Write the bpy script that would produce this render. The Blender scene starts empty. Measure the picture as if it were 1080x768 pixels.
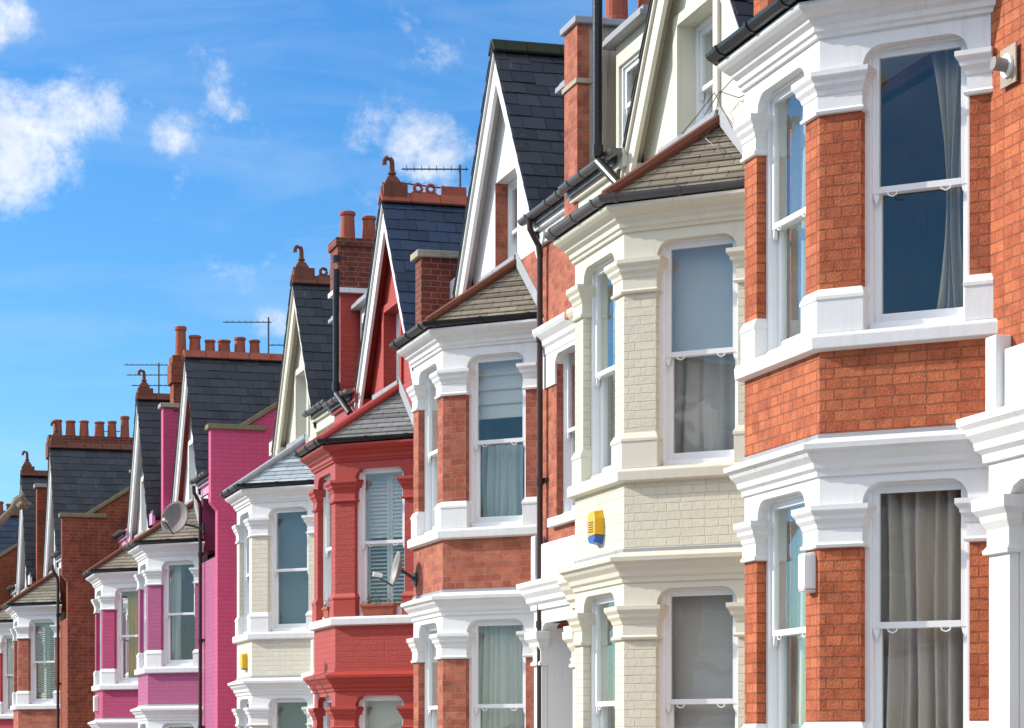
import bpy, bmesh, math, random
from mathutils import Vector
R = math.radians
random.seed(7)
scene = bpy.context.scene
COL = scene.collection
CUR = {'flip': 1}

# ------------------------------------------------------------------ materials
MATS = {}
def newmat(name):
    m = bpy.data.materials.new(name); m.use_nodes = True
    nt = m.node_tree; nt.nodes.clear()
    out = nt.nodes.new('ShaderNodeOutputMaterial')
    b = nt.nodes.new('ShaderNodeBsdfPrincipled')
    nt.links.new(b.outputs[0], out.inputs[0])
    return m, nt, b, out
def N(nt, t, **kw):
    n = nt.nodes.new(t)
    for k, v in kw.items():
        if k.startswith('i_'):
            n.inputs[k[2:].replace('_', ' ')].default_value = v
        else: setattr(n, k, v)
    return n
def L(nt, a, b): nt.links.new(a, b)
def c4(c): return (c[0], c[1], c[2], 1)
def ramp(nt, src, stops):
    r = N(nt, 'ShaderNodeValToRGB'); e = r.color_ramp.elements
    e[0].position, e[0].color = stops[0][0], c4(stops[0][1])
    e[1].position, e[1].color = stops[-1][0], c4(stops[-1][1])
    for p, c in stops[1:-1]:
        k = e.new(p); k.color = c4(c)
    L(nt, src, r.inputs[0]); return r
def mixc(nt, fac, a, b, mode='MIX'):
    m = N(nt, 'ShaderNodeMix', data_type='RGBA', blend_type=mode)
    for s, v in ((0, fac), (6, a), (7, b)):
        if hasattr(v, 'is_linked') or hasattr(v, 'links'): L(nt, v, m.inputs[s])
        elif s == 0: m.inputs[0].default_value = v
        else: m.inputs[s].default_value = c4(v)
    return m.outputs[2]
def uvnode(nt, warp=0.0):
    tc = N(nt, 'ShaderNodeTexCoord')
    if not warp: return tc.outputs['UV']
    n = N(nt, 'ShaderNodeTexNoise', i_Scale=9.0, i_Detail=2.0)
    L(nt, tc.outputs['UV'], n.inputs['Vector'])
    s = N(nt, 'ShaderNodeVectorMath', operation='SUBTRACT'); s.inputs[1].default_value = (.5, .5, .5)
    L(nt, n.outputs['Color'], s.inputs[0])
    k = N(nt, 'ShaderNodeVectorMath', operation='SCALE'); k.inputs['Scale'].default_value = warp
    L(nt, s.outputs[0], k.inputs[0])
    a = N(nt, 'ShaderNodeVectorMath', operation='ADD')
    L(nt, tc.outputs['UV'], a.inputs[0]); L(nt, k.outputs[0], a.inputs[1])
    return a.outputs[0]
def brick(name, c1, c2, mortar, dirt=.35, dirtcol=(.06, .035, .03), bump=.5, soot=None):
    m, nt, b, out = newmat(name)
    uv = uvnode(nt, .012)
    br = N(nt, 'ShaderNodeTexBrick', offset=.5, squash=.55, squash_frequency=2)
    for k, v in (('Scale', 1), ('Brick Width', .225), ('Row Height', .075), ('Mortar Size', .0062), ('Mortar Smooth', .25), ('Bias', 0)):
        br.inputs[k].default_value = v
    br.inputs['Color1'].default_value = c4(c1); br.inputs['Color2'].default_value = c4(c2); br.inputs['Mortar'].default_value = c4(mortar)
    L(nt, uv, br.inputs['Vector'])
    n1 = N(nt, 'ShaderNodeTexNoise', i_Scale=1.7, i_Detail=6.0, i_Roughness=.65); L(nt, uv, n1.inputs['Vector'])
    n2 = N(nt, 'ShaderNodeTexNoise', i_Scale=60.0, i_Detail=4.0); L(nt, uv, n2.inputs['Vector'])
    # odd single bricks: voronoi-free trick, a second brick pattern with strong contrast
    b2 = N(nt, 'ShaderNodeTexBrick', offset=.5, squash=.55, squash_frequency=2)
    for k, v in (('Scale', 1), ('Brick Width', .225), ('Row Height', .075), ('Mortar Size', 0.0), ('Bias', -.35)):
        b2.inputs[k].default_value = v
    b2.inputs['Color1'].default_value = (0, 0, 0, 1); b2.inputs['Color2'].default_value = (1, 1, 1, 1)
    L(nt, uv, b2.inputs['Vector'])
    f2 = ramp(nt, b2.outputs['Color'], [(.55, (0, 0, 0)), (.95, (1, 1, 1))])
    lighter = tuple(min(1, x * 1.35 + .03) for x in c2)
    fm = N(nt, 'ShaderNodeMath', operation='MULTIPLY'); fm.inputs[1].default_value = .5
    L(nt, f2.outputs[0], fm.inputs[0])
    inv = N(nt, 'ShaderNodeMath', operation='SUBTRACT'); inv.inputs[0].default_value = 1; L(nt, br.outputs['Fac'], inv.inputs[1])
    fm2 = N(nt, 'ShaderNodeMath', operation='MULTIPLY'); L(nt, fm.outputs[0], fm2.inputs[0]); L(nt, inv.outputs[0], fm2.inputs[1])
    col = mixc(nt, fm2.outputs[0], br.outputs['Color'], lighter)
    dr = ramp(nt, n1.outputs['Fac'], [(.48, (0, 0, 0)), (.78, (dirt, dirt, dirt))])
    col = mixc(nt, dr.outputs[0], col, dirtcol)
    n3 = N(nt, 'ShaderNodeTexNoise', i_Scale=7.0, i_Detail=5.0, i_Roughness=.7); L(nt, uv, n3.inputs['Vector'])
    pr = ramp(nt, n3.outputs['Fac'], [(.3, (.70, .66, .66)), (.5, (1, 1, 1)), (.72, (1.18, 1.22, 1.25))])
    col = mixc(nt, 1.0, col, pr.outputs[0], 'MULTIPLY')
    n4 = N(nt, 'ShaderNodeTexVoronoi', i_Scale=16.0); L(nt, uv, n4.inputs['Vector'])
    chip = ramp(nt, n4.outputs['Distance'], [(.07, (.55, .55, .55)), (.13, (0, 0, 0))])
    col = mixc(nt, chip.outputs[0], col, tuple(x*.35 for x in c2))
    gr = ramp(nt, n2.outputs['Fac'], [(.25, (.72, .72, .72)), (.75, (1.15, 1.15, 1.15))])
    col = mixc(nt, 1.0, col, gr.outputs[0], 'MULTIPLY')
    L(nt, col, b.inputs['Base Color'])
    b.inputs['Roughness'].default_value = .88
    b.inputs['Specular IOR Level'].default_value = .25
    h = N(nt, 'ShaderNodeMath', operation='MULTIPLY_ADD'); h.inputs[1].default_value = -.9; h.inputs[2].default_value = 1
    L(nt, br.outputs['Fac'], h.inputs[0])
    h2 = N(nt, 'ShaderNodeMath', operation='MULTIPLY_ADD'); h2.inputs[1].default_value = .45
    L(nt, n2.outputs['Fac'], h2.inputs[0]); L(nt, h.outputs[0], h2.inputs[2])
    bp = N(nt, 'ShaderNodeBump', i_Strength=bump, i_Distance=.016); L(nt, h2.outputs[0], bp.inputs['Height'])
    L(nt, bp.outputs[0], b.inputs['Normal'])
    MATS[name] = m; return m
def painted_brick(name, c, dark=None, rough=.55, bump=.55):
    m, nt, b, out = newmat(name)
    uv = uvnode(nt, .014)
    br = N(nt, 'ShaderNodeTexBrick', offset=.5, squash=.55, squash_frequency=2)
    for k, v in (('Scale', 1), ('Brick Width', .225), ('Row Height', .075), ('Mortar Size', .006), ('Mortar Smooth', .6), ('Bias', 0)):
        br.inputs[k].default_value = v
    br.inputs['Color1'].default_value = c4(c); br.inputs['Color2'].default_value = c4(tuple(x * .93 for x in c))
    br.inputs['Mortar'].default_value = c4(tuple(x * .84 for x in c))
    L(nt, uv, br.inputs['Vector'])
    n1 = N(nt, 'ShaderNodeTexNoise', i_Scale=2.2, i_Detail=6.0, i_Roughness=.65); L(nt, uv, n1.inputs['Vector'])
    n2 = N(nt, 'ShaderNodeTexNoise', i_Scale=22.0, i_Detail=4.0); L(nt, uv, n2.inputs['Vector'])
    dr = ramp(nt, n1.outputs['Fac'], [(.45, (0, 0, 0)), (.8, (.3, .3, .3))])
    col = mixc(nt, dr.outputs[0], br.outputs['Color'], dark or tuple(x * .6 for x in c))
    L(nt, col, b.inputs['Base Color']); b.inputs['Roughness'].default_value = rough
    b.inputs['Specular IOR Level'].default_value = .3
    h = N(nt, 'ShaderNodeMath', operation='MULTIPLY_ADD'); h.inputs[1].default_value = -.8; h.inputs[2].default_value = 1
    L(nt, br.outputs['Fac'], h.inputs[0])
    h2 = N(nt, 'ShaderNodeMath', operation='MULTIPLY_ADD'); h2.inputs[1].default_value = .7
    L(nt, n2.outputs['Fac'], h2.inputs[0]); L(nt, h.outputs[0], h2.inputs[2])
    bp = N(nt, 'ShaderNodeBump', i_Strength=bump, i_Distance=.012); L(nt, h2.outputs[0], bp.inputs['Height'])
    L(nt, bp.outputs[0], b.inputs['Normal'])
    MATS[name] = m; return m
def paint(name, c, rough=.45, dirt=.25, dirtcol=None, scale=3.0, bump=.08, metallic=0, grain=40.):
    m, nt, b, out = newmat(name)
    tc = N(nt, 'ShaderNodeTexCoord')
    mp = N(nt, 'ShaderNodeMapping'); mp.inputs['Scale'].default_value = (1, 1, .35); L(nt, tc.outputs['Object'], mp.inputs['Vector'])
    n1 = N(nt, 'ShaderNodeTexNoise', i_Scale=scale, i_Detail=7.0, i_Roughness=.68); L(nt, mp.outputs[0], n1.inputs['Vector'])
    n2 = N(nt, 'ShaderNodeTexNoise', i_Scale=grain, i_Detail=3.0); L(nt, tc.outputs['Object'], n2.inputs['Vector'])
    dr = ramp(nt, n1.outputs['Fac'], [(.5, (0, 0, 0)), (.8, (dirt, dirt, dirt))])
    col = mixc(nt, dr.outputs[0], c, dirtcol or tuple(x * .55 for x in c))
    if dirt > .12:
        mq = N(nt, 'ShaderNodeMapping'); mq.inputs['Scale'].default_value = (1, 1, .07); L(nt, tc.outputs['Object'], mq.inputs['Vector'])
        n3 = N(nt, 'ShaderNodeTexNoise', i_Scale=16.0, i_Detail=4.0, i_Roughness=.6); L(nt, mq.outputs[0], n3.inputs['Vector'])
        sr = ramp(nt, n3.outputs['Fac'], [(.52, (0, 0, 0)), (.75, (1, 1, 1))])
        n5 = N(nt, 'ShaderNodeTexNoise', i_Scale=1.3, i_Detail=3.0); L(nt, tc.outputs['Object'], n5.inputs['Vector'])
        ms = ramp(nt, n5.outputs['Fac'], [(.42, (0, 0, 0)), (.7, (dirt*2, dirt*2, dirt*2))])
        k = N(nt, 'ShaderNodeMath', operation='MULTIPLY'); L(nt, sr.outputs[0], k.inputs[0]); L(nt, ms.outputs[0], k.inputs[1])
        col = mixc(nt, k.outputs[0], col, tuple(x*.5 for x in c))
    L(nt, col, b.inputs['Base Color']); b.inputs['Roughness'].default_value = rough; b.inputs['Metallic'].default_value = metallic
    b.inputs['Specular IOR Level'].default_value = .35
    bp = N(nt, 'ShaderNodeBump', i_Strength=bump, i_Distance=.02); L(nt, n2.outputs['Fac'], bp.inputs['Height'])
    L(nt, bp.outputs[0], b.inputs['Normal'])
    MATS[name] = m; return m
def slate(name, c1, c2, lichen=(.25, .25, .2), lich=.6, w=.3, h=.2, rough=.5, bump=.5):
    m, nt, b, out = newmat(name)
    uv = uvnode(nt, .01)
    br = N(nt, 'ShaderNodeTexBrick', offset=.5)
    for k, v in (('Scale', 1), ('Brick Width', w), ('Row Height', h), ('Mortar Size', .005), ('Mortar Smooth', .1), ('Bias', 0)):
        br.inputs[k].default_value = v
    br.inputs['Color1'].default_value = c4(c1); br.inputs['Color2'].default_value = c4(c2); br.inputs['Mortar'].default_value = c4(tuple(x * .35 for x in c1))
    L(nt, uv, br.inputs['Vector'])
    geo = N(nt, 'ShaderNodeNewGeometry')
    isl = ramp(nt, geo.outputs['Random Per Island'], [(0, (.7, .7, .7)), (1, (1.35, 1.35, 1.35))])
    col = mixc(nt, 1.0, br.outputs['Color'], isl.outputs[0], 'MULTIPLY')
    n1 = N(nt, 'ShaderNodeTexNoise', i_Scale=5.0, i_Detail=8.0, i_Roughness=.75); L(nt, uv, n1.inputs['Vector'])
    lr = ramp(nt, n1.outputs['Fac'], [(.6, (0, 0, 0)), (.72, (lich, lich, lich))])
    col = mixc(nt, lr.outputs[0], col, lichen)
    L(nt, col, b.inputs['Base Color']); b.inputs['Roughness'].default_value = rough
    h_ = N(nt, 'ShaderNodeMath', operation='MULTIPLY_ADD'); h_.inputs[1].default_value = -1; h_.inputs[2].default_value = 1
    L(nt, br.outputs['Fac'], h_.inputs[0])
    n2 = N(nt, 'ShaderNodeTexNoise', i_Scale=30.0, i_Detail=3.0); L(nt, uv, n2.inputs['Vector'])
    h2 = N(nt, 'ShaderNodeMath', operation='MULTIPLY_ADD'); h2.inputs[1].default_value = .5
    L(nt, n2.outputs['Fac'], h2.inputs[0]); L(nt, h_.outputs[0], h2.inputs[2])
    bp = N(nt, 'ShaderNodeBump', i_Strength=bump, i_Distance=.01); L(nt, h2.outputs[0], bp.inputs['Height'])
    L(nt, bp.outputs[0], b.inputs['Normal'])
    MATS[name] = m; return m
def slate_piece(name, c1, c2, lichen=(.3, .3, .26)):
    m, nt, b, out = newmat(name)
    geo = N(nt, 'ShaderNodeNewGeometry'); tc = N(nt, 'ShaderNodeTexCoord')
    isl = ramp(nt, geo.outputs['Random Per Island'], [(0, c1), (.6, c2), (1, tuple(x * 1.25 for x in c2))])
    n1 = N(nt, 'ShaderNodeTexNoise', i_Scale=7.0, i_Detail=6.0, i_Roughness=.7); L(nt, tc.outputs['Object'], n1.inputs['Vector'])
    lr = ramp(nt, n1.outputs['Fac'], [(.61, (0, 0, 0)), (.72, (.6, .6, .6))])
    col = mixc(nt, lr.outputs[0], isl.outputs[0], lichen)
    L(nt, col, b.inputs['Base Color']); b.inputs['Roughness'].default_value = .48
    n2 = N(nt, 'ShaderNodeTexNoise', i_Scale=35.0, i_Detail=4.0); L(nt, tc.outputs['Object'], n2.inputs['Vector'])
    bp = N(nt, 'ShaderNodeBump', i_Strength=.25, i_Distance=.01); L(nt, n2.outputs['Fac'], bp.inputs['Height'])
    L(nt, bp.outputs[0], b.inputs['Normal'])
    MATS[name] = m; return m
def glass():
    m, nt, b, out = newmat('window_glass')
    nt.nodes.remove(b)
    tc = N(nt, 'ShaderNodeTexCoord')
    n1 = N(nt, 'ShaderNodeTexNoise', i_Scale=2.2, i_Detail=1.0); L(nt, tc.outputs['Object'], n1.inputs['Vector'])
    bp = N(nt, 'ShaderNodeBump', i_Strength=.12, i_Distance=.02); L(nt, n1.outputs['Fac'], bp.inputs['Height'])
    fr = N(nt, 'ShaderNodeFresnel'); ge = N(nt, 'ShaderNodeNewGeometry')
    io = N(nt, 'ShaderNodeMapRange'); io.inputs[3].default_value = 1.56; io.inputs[4].default_value = 1/1.56
    L(nt, ge.outputs['Backfacing'], io.inputs[0]); L(nt, io.outputs[0], fr.inputs['IOR'])
    tr = N(nt, 'ShaderNodeBsdfTransparent'); tr.inputs[0].default_value = (.965, .98, .97, 1)
    gl = N(nt, 'ShaderNodeBsdfGlossy'); gl.inputs['Roughness'].default_value = .01; gl.inputs[0].default_value = (1, 1, 1, 1)
    L(nt, bp.outputs[0], gl.inputs['Normal'])
    mx = N(nt, 'ShaderNodeMixShader'); L(nt, fr.outputs[0], mx.inputs[0]); L(nt, tr.outputs[0], mx.inputs[1]); L(nt, gl.outputs[0], mx.inputs[2])
    L(nt, mx.outputs[0], out.inputs[0]); MATS['glass'] = m
def cloth(name, c, trans=.3):
    trans *= .4
    m, nt, b, out = newmat(name)
    tc = N(nt, 'ShaderNodeTexCoord')
    n1 = N(nt, 'ShaderNodeTexNoise', i_Scale=120.0, i_Detail=2.0); L(nt, tc.outputs['Object'], n1.inputs['Vector'])
    gr = ramp(nt, n1.outputs['Fac'], [(.3, tuple(x * .85 for x in c)), (.7, c)])
    L(nt, gr.outputs[0], b.inputs['Base Color']); b.inputs['Roughness'].default_value = .9
    t = N(nt, 'ShaderNodeBsdfTranslucent'); t.inputs[0].default_value = c4(c)
    mx = N(nt, 'ShaderNodeMixShader'); mx.inputs[0].default_value = trans
    L(nt, b.outputs[0], mx.inputs[1]); L(nt, t.outputs[0], mx.inputs[2]); L(nt, mx.outputs[0], out.inputs[0])
    MATS[name] = m; return m

brick('brick_orange', (.54, .162, .070), (.40, .100, .045), (.30, .095, .05), dirt=.35, bump=.75)
brick('brick_red', (.50, .16, .09), (.33, .080, .052), (.36, .19, .14), dirt=.35, bump=.75)
brick('brick_dark', (.22, .05, .032), (.15, .035, .026), (.26, .16, .12), dirt=.5)
brick('brick_flank', (.30, .075, .04), (.19, .045, .026), (.27, .14, .09), dirt=.75, dirtcol=(.05, .022, .016))
brick('brick_stock', (.30, .07, .03), (.24, .05, .025), (.25, .12, .07), dirt=.45)
painted_brick('cream_brick', (.67, .63, .50), (.50, .47, .36))
painted_brick('cream_brick_warm', (.68, .64, .52), (.50, .46, .35))
painted_brick('red_painted_brick', (.41, .055, .042), (.29, .035, .028))
painted_brick('lilac_brick', (.40, .09, .205), (.33, .06, .16))
painted_brick('magenta_brick', (.42, .045, .13), (.34, .03, .10))
painted_brick('pink_flank_brick', (.60, .075, .185), (.36, .04, .10))
painted_brick('crimson_brick', (.45, .05, .07), (.33, .03, .05))
painted_brick('white_brick', (.72, .70, .65), (.5, .48, .43))
paint('white', (.74, .74, .735), dirt=.3, dirtcol=(.52, .50, .45))
paint('cream', (.66, .63, .52), dirt=.22, dirtcol=(.5, .46, .34))
paint('ivory', (.70, .67, .57), dirt=.18, dirtcol=(.55, .5, .4))
paint('red_paint', (.40, .048, .034), dirt=.3)
paint('pink_paint', (.62, .30, .47), dirt=.2)
paint('white_frame', (.80, .81, .82), rough=.3, dirt=.05, bump=.02)
paint('black_iron', (.018, .018, .02), rough=.32, dirt=.3, dirtcol=(.06, .055, .05))
paint('grey_gutter', (.10, .10, .105), rough=.4, dirt=.4, dirtcol=(.2, .19, .17))
paint('brown_pipe', (.05, .025, .022), rough=.4, dirt=.3)
paint('lead', (.30, .31, .33), rough=.5, dirt=.5, dirtcol=(.5, .5, .48))
paint('stone_mossy', (.22, .18, .11), rough=.95, dirt=.7, dirtcol=(.09, .08, .05), scale=6, bump=.4)
paint('stone_coping', (.38, .34, .28), rough=.9, dirt=.6, dirtcol=(.13, .11, .09), scale=5, bump=.3)
paint('render_grey', (.40, .34, .27), rough=.9, dirt=.6, dirtcol=(.2, .17, .14), scale=2.5, bump=.3)
paint('terracotta', (.36, .095, .055), rough=.85, dirt=.8, dirtcol=(.12, .045, .03), scale=6, bump=.25)
paint('terracotta_old', (.17, .06, .036), rough=.9, dirt=.7, dirtcol=(.09, .07, .05), scale=9, bump=.4)
paint('interior', (.30, .28, .25), rough=.9)
paint('floorboards', (.12, .09, .06), rough=.6)
paint('door_paint', (.05, .07, .10), rough=.3)
paint('aerial_metal', (.10, .10, .11), rough=.45, metallic=.6)
paint('dish_grey', (.24, .23, .22), rough=.5, dirt=.3)
paint('dish_mottled', (.19, .17, .16), rough=.7, dirt=.6, dirtcol=(.14, .11, .10), scale=14)
paint('alarm_yellow', (.75, .42, .02), rough=.35, dirt=.1)
paint('alarm_blue', (.03, .10, .40), rough=.35, dirt=.1)
paint('alarm_orange', (.8, .16, .02), rough=.35, dirt=.1)
paint('plastic_white', (.78, .78, .77), rough=.3, dirt=.08)
paint('plastic_dark', (.04, .04, .045), rough=.4)
paint('moss', (.035, .037, .02), rough=1, dirt=.5, dirtcol=(.03, .025, .015), scale=8, bump=.5)
paint('leaf_green', (.05, .10, .03), rough=.6)
paint('petal_pink', (.55, .12, .2), rough=.6)
paint('bark', (.22, .18, .125), rough=.95, dirt=.7, dirtcol=(.10, .08, .06), scale=7, bump=.6)
paint('soil', (.05, .035, .025), rough=1)
slate('slate_dark', (.032, .034, .040), (.045, .048, .056))
slate('slate_grey', (.27, .32, .35), (.34, .39, .42), lichen=(.4, .38, .3), lich=.4)
slate('tile_brown', (.16, .135, .095), (.25, .215, .155), lichen=(.10, .08, .05), lich=.7, w=.24, h=.128)
slate('tile_grey', (.15, .15, .145), (.21, .21, .20), lichen=(.36, .33, .26), lich=.6, w=.24, h=.128)
slate_piece('slate_piece', (.020, .022, .026), (.030, .033, .039), lichen=(.16, .16, .14))
slate_piece('slate_piece_blue', (.015, .030, .058), (.022, .042, .078), lichen=(.05, .06, .08))
glass()
cloth('curtain_taupe', (.72, .63, .55)); cloth('curtain_white', (.70, .71, .68), .4); cloth('curtain_sage', (.55, .60, .55), .3)
cloth('curtain_gold', (.62, .40, .06)); cloth('curtain_cream', (.62, .54, .40)); cloth('blind_blue', (.58, .63, .66), .25)
cloth('blind_grey', (.60, .59, .57), .25); cloth('blind_white', (.72, .72, .68), .3); cloth('blind_navy', (.13, .17, .22), .15)

# ------------------------------------------------------------------ mesh builder
def line_isect(p, d, q, e):
    den = d[0]*e[1]-d[1]*e[0]
    if abs(den) < 1e-9: return q
    t = ((q[0]-p[0])*e[1]-(q[1]-p[1])*e[0])/den
    return (p[0]+d[0]*t, p[1]+d[1]*t)
class MB:
    def __init__(s): s.v = []; s.f = []; s.map = None; s.smooth = False
    def face(s, o, t, n):           # local frame (along t, outward n, up) at plan point o
        s.map = lambda a, b, c: (o[0]+t[0]*a+n[0]*b, o[1]+t[1]*a+n[1]*b, c); return s
    def plain(s): s.map = None; return s
    def P(s, a, b, c):
        s.v.append(s.map(a, b, c) if s.map else (a, b, c)); return len(s.v)-1
    def solid(s, ringA, ringB):
        n = len(ringA); a = [s.P(*p) for p in ringA]; b = [s.P(*p) for p in ringB]
        s.f.append(a[::-1]); s.f.append(b)
        for i in range(n): s.f.append([a[i], a[(i+1) % n], b[(i+1) % n], b[i]])
        return s
    def box(s, a0, a1, b0, b1, c0, c1):
        return s.solid([(a0,b0,c0),(a1,b0,c0),(a1,b1,c0),(a0,b1,c0)], [(a0,b0,c1),(a1,b0,c1),(a1,b1,c1),(a0,b1,c1)])
    def prism_ac(s, poly, b0, b1):  # polygon in (along, up), extruded through depth
        return s.solid([(p[0], b0, p[1]) for p in poly], [(p[0], b1, p[1]) for p in poly])
    def prism_bc(s, poly, a0, a1):  # polygon in (outward, up), extruded along
        return s.solid([(a0, p[0], p[1]) for p in poly], [(a1, p[0], p[1]) for p in poly])
    def prism_ab(s, poly, c0, c1):
        return s.solid([(p[0], p[1], c0) for p in poly], [(p[0], p[1], c1) for p in poly])
    def loft(s, outline, prof, mult=None):   # outline: plan polygon; prof: [(offset, z)]
        n = len(outline); mult = mult or [1]*n
        area = sum(outline[i][0]*outline[(i+1)%n][1]-outline[(i+1)%n][0]*outline[i][1] for i in range(n))
        sg = 1 if area > 0 else -1
        rings = []
        for o, z in prof:
            lines = []
            for i in range(n):
                p, q = outline[i], outline[(i+1) % n]
                d = (q[0]-p[0], q[1]-p[1]); l = math.hypot(*d) or 1; d = (d[0]/l, d[1]/l)
                nn = (d[1]*sg, -d[0]*sg); k = o*mult[i]
                lines.append(((p[0]+nn[0]*k, p[1]+nn[1]*k), d))
            rings.append([s.P(*line_isect(lines[i-1][0], lines[i-1][1], lines[i][0], lines[i][1]), z) for i in range(n)])
        s.f.append(rings[0][::-1]); s.f.append(rings[-1])
        for r0, r1 in zip(rings, rings[1:]):
            for i in range(n): s.f.append([r0[i], r0[(i+1)%n], r1[(i+1)%n], r1[i]])
        return s
    def sweep(s, path, prof):       # open plan path, closed profile (offset to the left, z)
        rings = []; n = len(path)
        for i, p in enumerate(path):
            ns = []
            for a, b in ((i-1, i), (i, i+1)):
                if a < 0 or b >= n: continue
                d = (path[b][0]-path[a][0], path[b][1]-path[a][1]); l = math.hypot(*d)
                ns.append((-d[1]/l, d[0]/l))
            m = ns[0] if len(ns) == 1 else (ns[0][0]+ns[1][0], ns[0][1]+ns[1][1])
            if len(ns) == 2:
                l2 = 1+ns[0][0]*ns[1][0]+ns[0][1]*ns[1][1]; m = (m[0]/l2, m[1]/l2)
            rings.append([s.P(p[0]+m[0]*o, p[1]+m[1]*o, z) for o, z in prof])
        k = len(prof); s.f.append(rings[0][::-1]); s.f.append(rings[-1])
        for r0, r1 in zip(rings, rings[1:]):
            for i in range(k): s.f.append([r0[i], r0[(i+1)%k], r1[(i+1)%k], r1[i]])
        return s
    def tube(s, pts, r, n=10):
        pts = [Vector(p) for p in pts]; rings = []
        rr = r if isinstance(r, (list, tuple)) else [r]*len(pts)
        up = None
        for i, p in enumerate(pts):
            d = (pts[min(i+1, len(pts)-1)]-pts[max(i-1, 0)]).normalized()
            if up is None or abs(d.dot(up)) > .98: up = Vector((0, 0, 1)) if abs(d.z) < .9 else Vector((0, 1, 0))
            x = d.cross(up).normalized(); y = d.cross(x).normalized()
            rings.append([s.P(*(p+(x*math.cos(2*math.pi*k/n)+y*math.sin(2*math.pi*k/n))*rr[i])) for k in range(n)])
        s.f.append(rings[0][::-1]); s.f.append(rings[-1])
        for r0, r1 in zip(rings, rings[1:]):
            for i in range(n): s.f.append([r0[i], r0[(i+1)%n], r1[(i+1)%n], r1[i]])
        return s
    def lathe(s, c, prof, n=20):
        rings = [[s.P(c[0]+r*math.cos(2*math.pi*k/n), c[1]+r*math.sin(2*math.pi*k/n), c[2]+z) for k in range(n)] for r, z in prof]
        s.f.append(rings[0][::-1]); s.f.append(rings[-1])
        for r0, r1 in zip(rings, rings[1:]):
            for i in range(n): s.f.append([r0[i], r0[(i+1)%n], r1[(i+1)%n], r1[i]])
        return s
    def build(s, name, mat, parent=None, bevel=0, smooth=False, flip=None):
        fl = CUR['flip'] if flip is None else flip
        me = bpy.data.meshes.new(name)
        vs = [(x*fl, y, z) for x, y, z in s.v]
        me.from_pydata(vs, [], s.f); 
        bm = bmesh.new(); bm.from_mesh(me)
        bmesh.ops.recalc_face_normals(bm, faces=bm.faces)
        uvl = bm.loops.layers.uv.new('UVMap')
        for f in bm.faces:
            n = f.normal; hz = math.hypot(n.x, n.y)
            for l in f.loops:
                p = l.vert.co
                if hz < .3: l[uvl].uv = (p.x, p.y)
                else: l[uvl].uv = ((-n.y*p.x+n.x*p.y)/hz, p.z/hz)
            f.smooth = smooth
        bm.to_mesh(me); bm.free()
        me.materials.append(MATS[mat])
        o = bpy.data.objects.new(name, me); COL.objects.link(o)
        if parent: o.parent = parent
        if bevel:
            md = o.modifiers.new('Bevel', 'BEVEL'); md.width = bevel; md.segments = 2; md.limit_method = 'ANGLE'; md.angle_limit = R(35)
        return o
def tag(o, label=None, cat=None, group=None, kind=None):
    if label: o['label'] = label
    if cat: o['category'] = cat
    if group: o['group'] = group
    if kind: o['kind'] = kind
    return o
def empty(name, loc, rz=0, label=None, cat=None, group=None):
    o = bpy.data.objects.new(name, None); COL.objects.link(o); o.location = loc; o.rotation_euler = (0, 0, rz)
    o.empty_display_size = .2
    return tag(o, label, cat, group)

# ------------------------------------------------------------------ house dimensions (metres)
H_, K = .725, .88
ZG = 3.04
Z = dict(capb=6.13, capt=6.43, arch=6.575, frz=6.70, cor=6.89, sillb=4.47, sill=4.60, ped=4.91)
LCb, LCt = 3.61, 3.86
EAVE = 8.0
BAY = [(-H_-K, 0), (-H_, K), (H_, K), (H_+K, 0)]
s2 = math.sqrt(.5)
FACES = []     # (origin, tangent, normal, length, left pier, right pier)
FACES.append(((-H_-K, 0), (s2, s2), (-s2, s2), K/s2, .15, .31))
FACES.append(((-H_, K), (1, 0), (0, 1), 2*H_, .25, .25))
FACES.append(((H_, K), (s2, -s2), (s2, s2), K/s2, .31, .15))

def window(parent, fr, s0, s1, z0, z1, rec=.075, rings=False, mid=.5, panes=True):
    o, t, n = fr
    F = lambda: MB().face(o, t, n)
    w = F()
    a, b = -rec, -rec-.15
    w.box(s0-.03, s0+.045, b, a, z0, z1).box(s1-.045, s1+.03, b, a, z0, z1)
    w.box(s0+.045, s1-.045, b, a, z1-.05, z1).box(s0+.045, s1-.045, b, a+.02, z0, z0+.05)
    W = w.build('window', 'white_frame', parent, bevel=.004)
    zm = z0+(z1-z0)*mid
    def sash(d0, d1, c0, c1, rb, rt, horns):
        m = F(); x0, x1 = s0+.045, s1-.045
        m.box(x0, x0+.05, d0, d1, c0, c1).box(x1-.05, x1, d0, d1, c0, c1)
        m.box(x0+.05, x1-.05, d0, d1, c0, c0+rb).box(x0+.05, x1-.05, d0, d1, c1-rt, c1)
        if horns:
            for q in (x0, x1-.05): m.prism_ac([(q, c0), (q+.05, c0), (q+.045, c0-.04), (q+.025, c0-.075), (q+.01, c0-.04)], d0+.005, d1-.005)
        if rings and horns:
            for q in (x0+(x1-x0)*.22, x0+(x1-x0)*.78):
                m.tube([(q-.035, d1+.012, c0), (q-.03, d1+.012, c0-.02), (q, d1+.012, c0-.032), (q+.03, d1+.012, c0-.02), (q+.035, d1+.012, c0)], .006, 6)
        S = m.build('sash', 'white_frame', W, bevel=.004)
        g = F().box(x0+.045, x1-.045, (d0+d1)/2-.002, (d0+d1)/2+.002, c0+rb-.005, c1-rt+.005)
        g.build('pane', 'glass', W)
    sash(-rec-.065, -rec-.025, zm-.022, z1-.05, .045, .05, True)
    sash(-rec-.112, -rec-.072, z0+.05, zm+.022, .075, .045, False)
    return W

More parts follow.
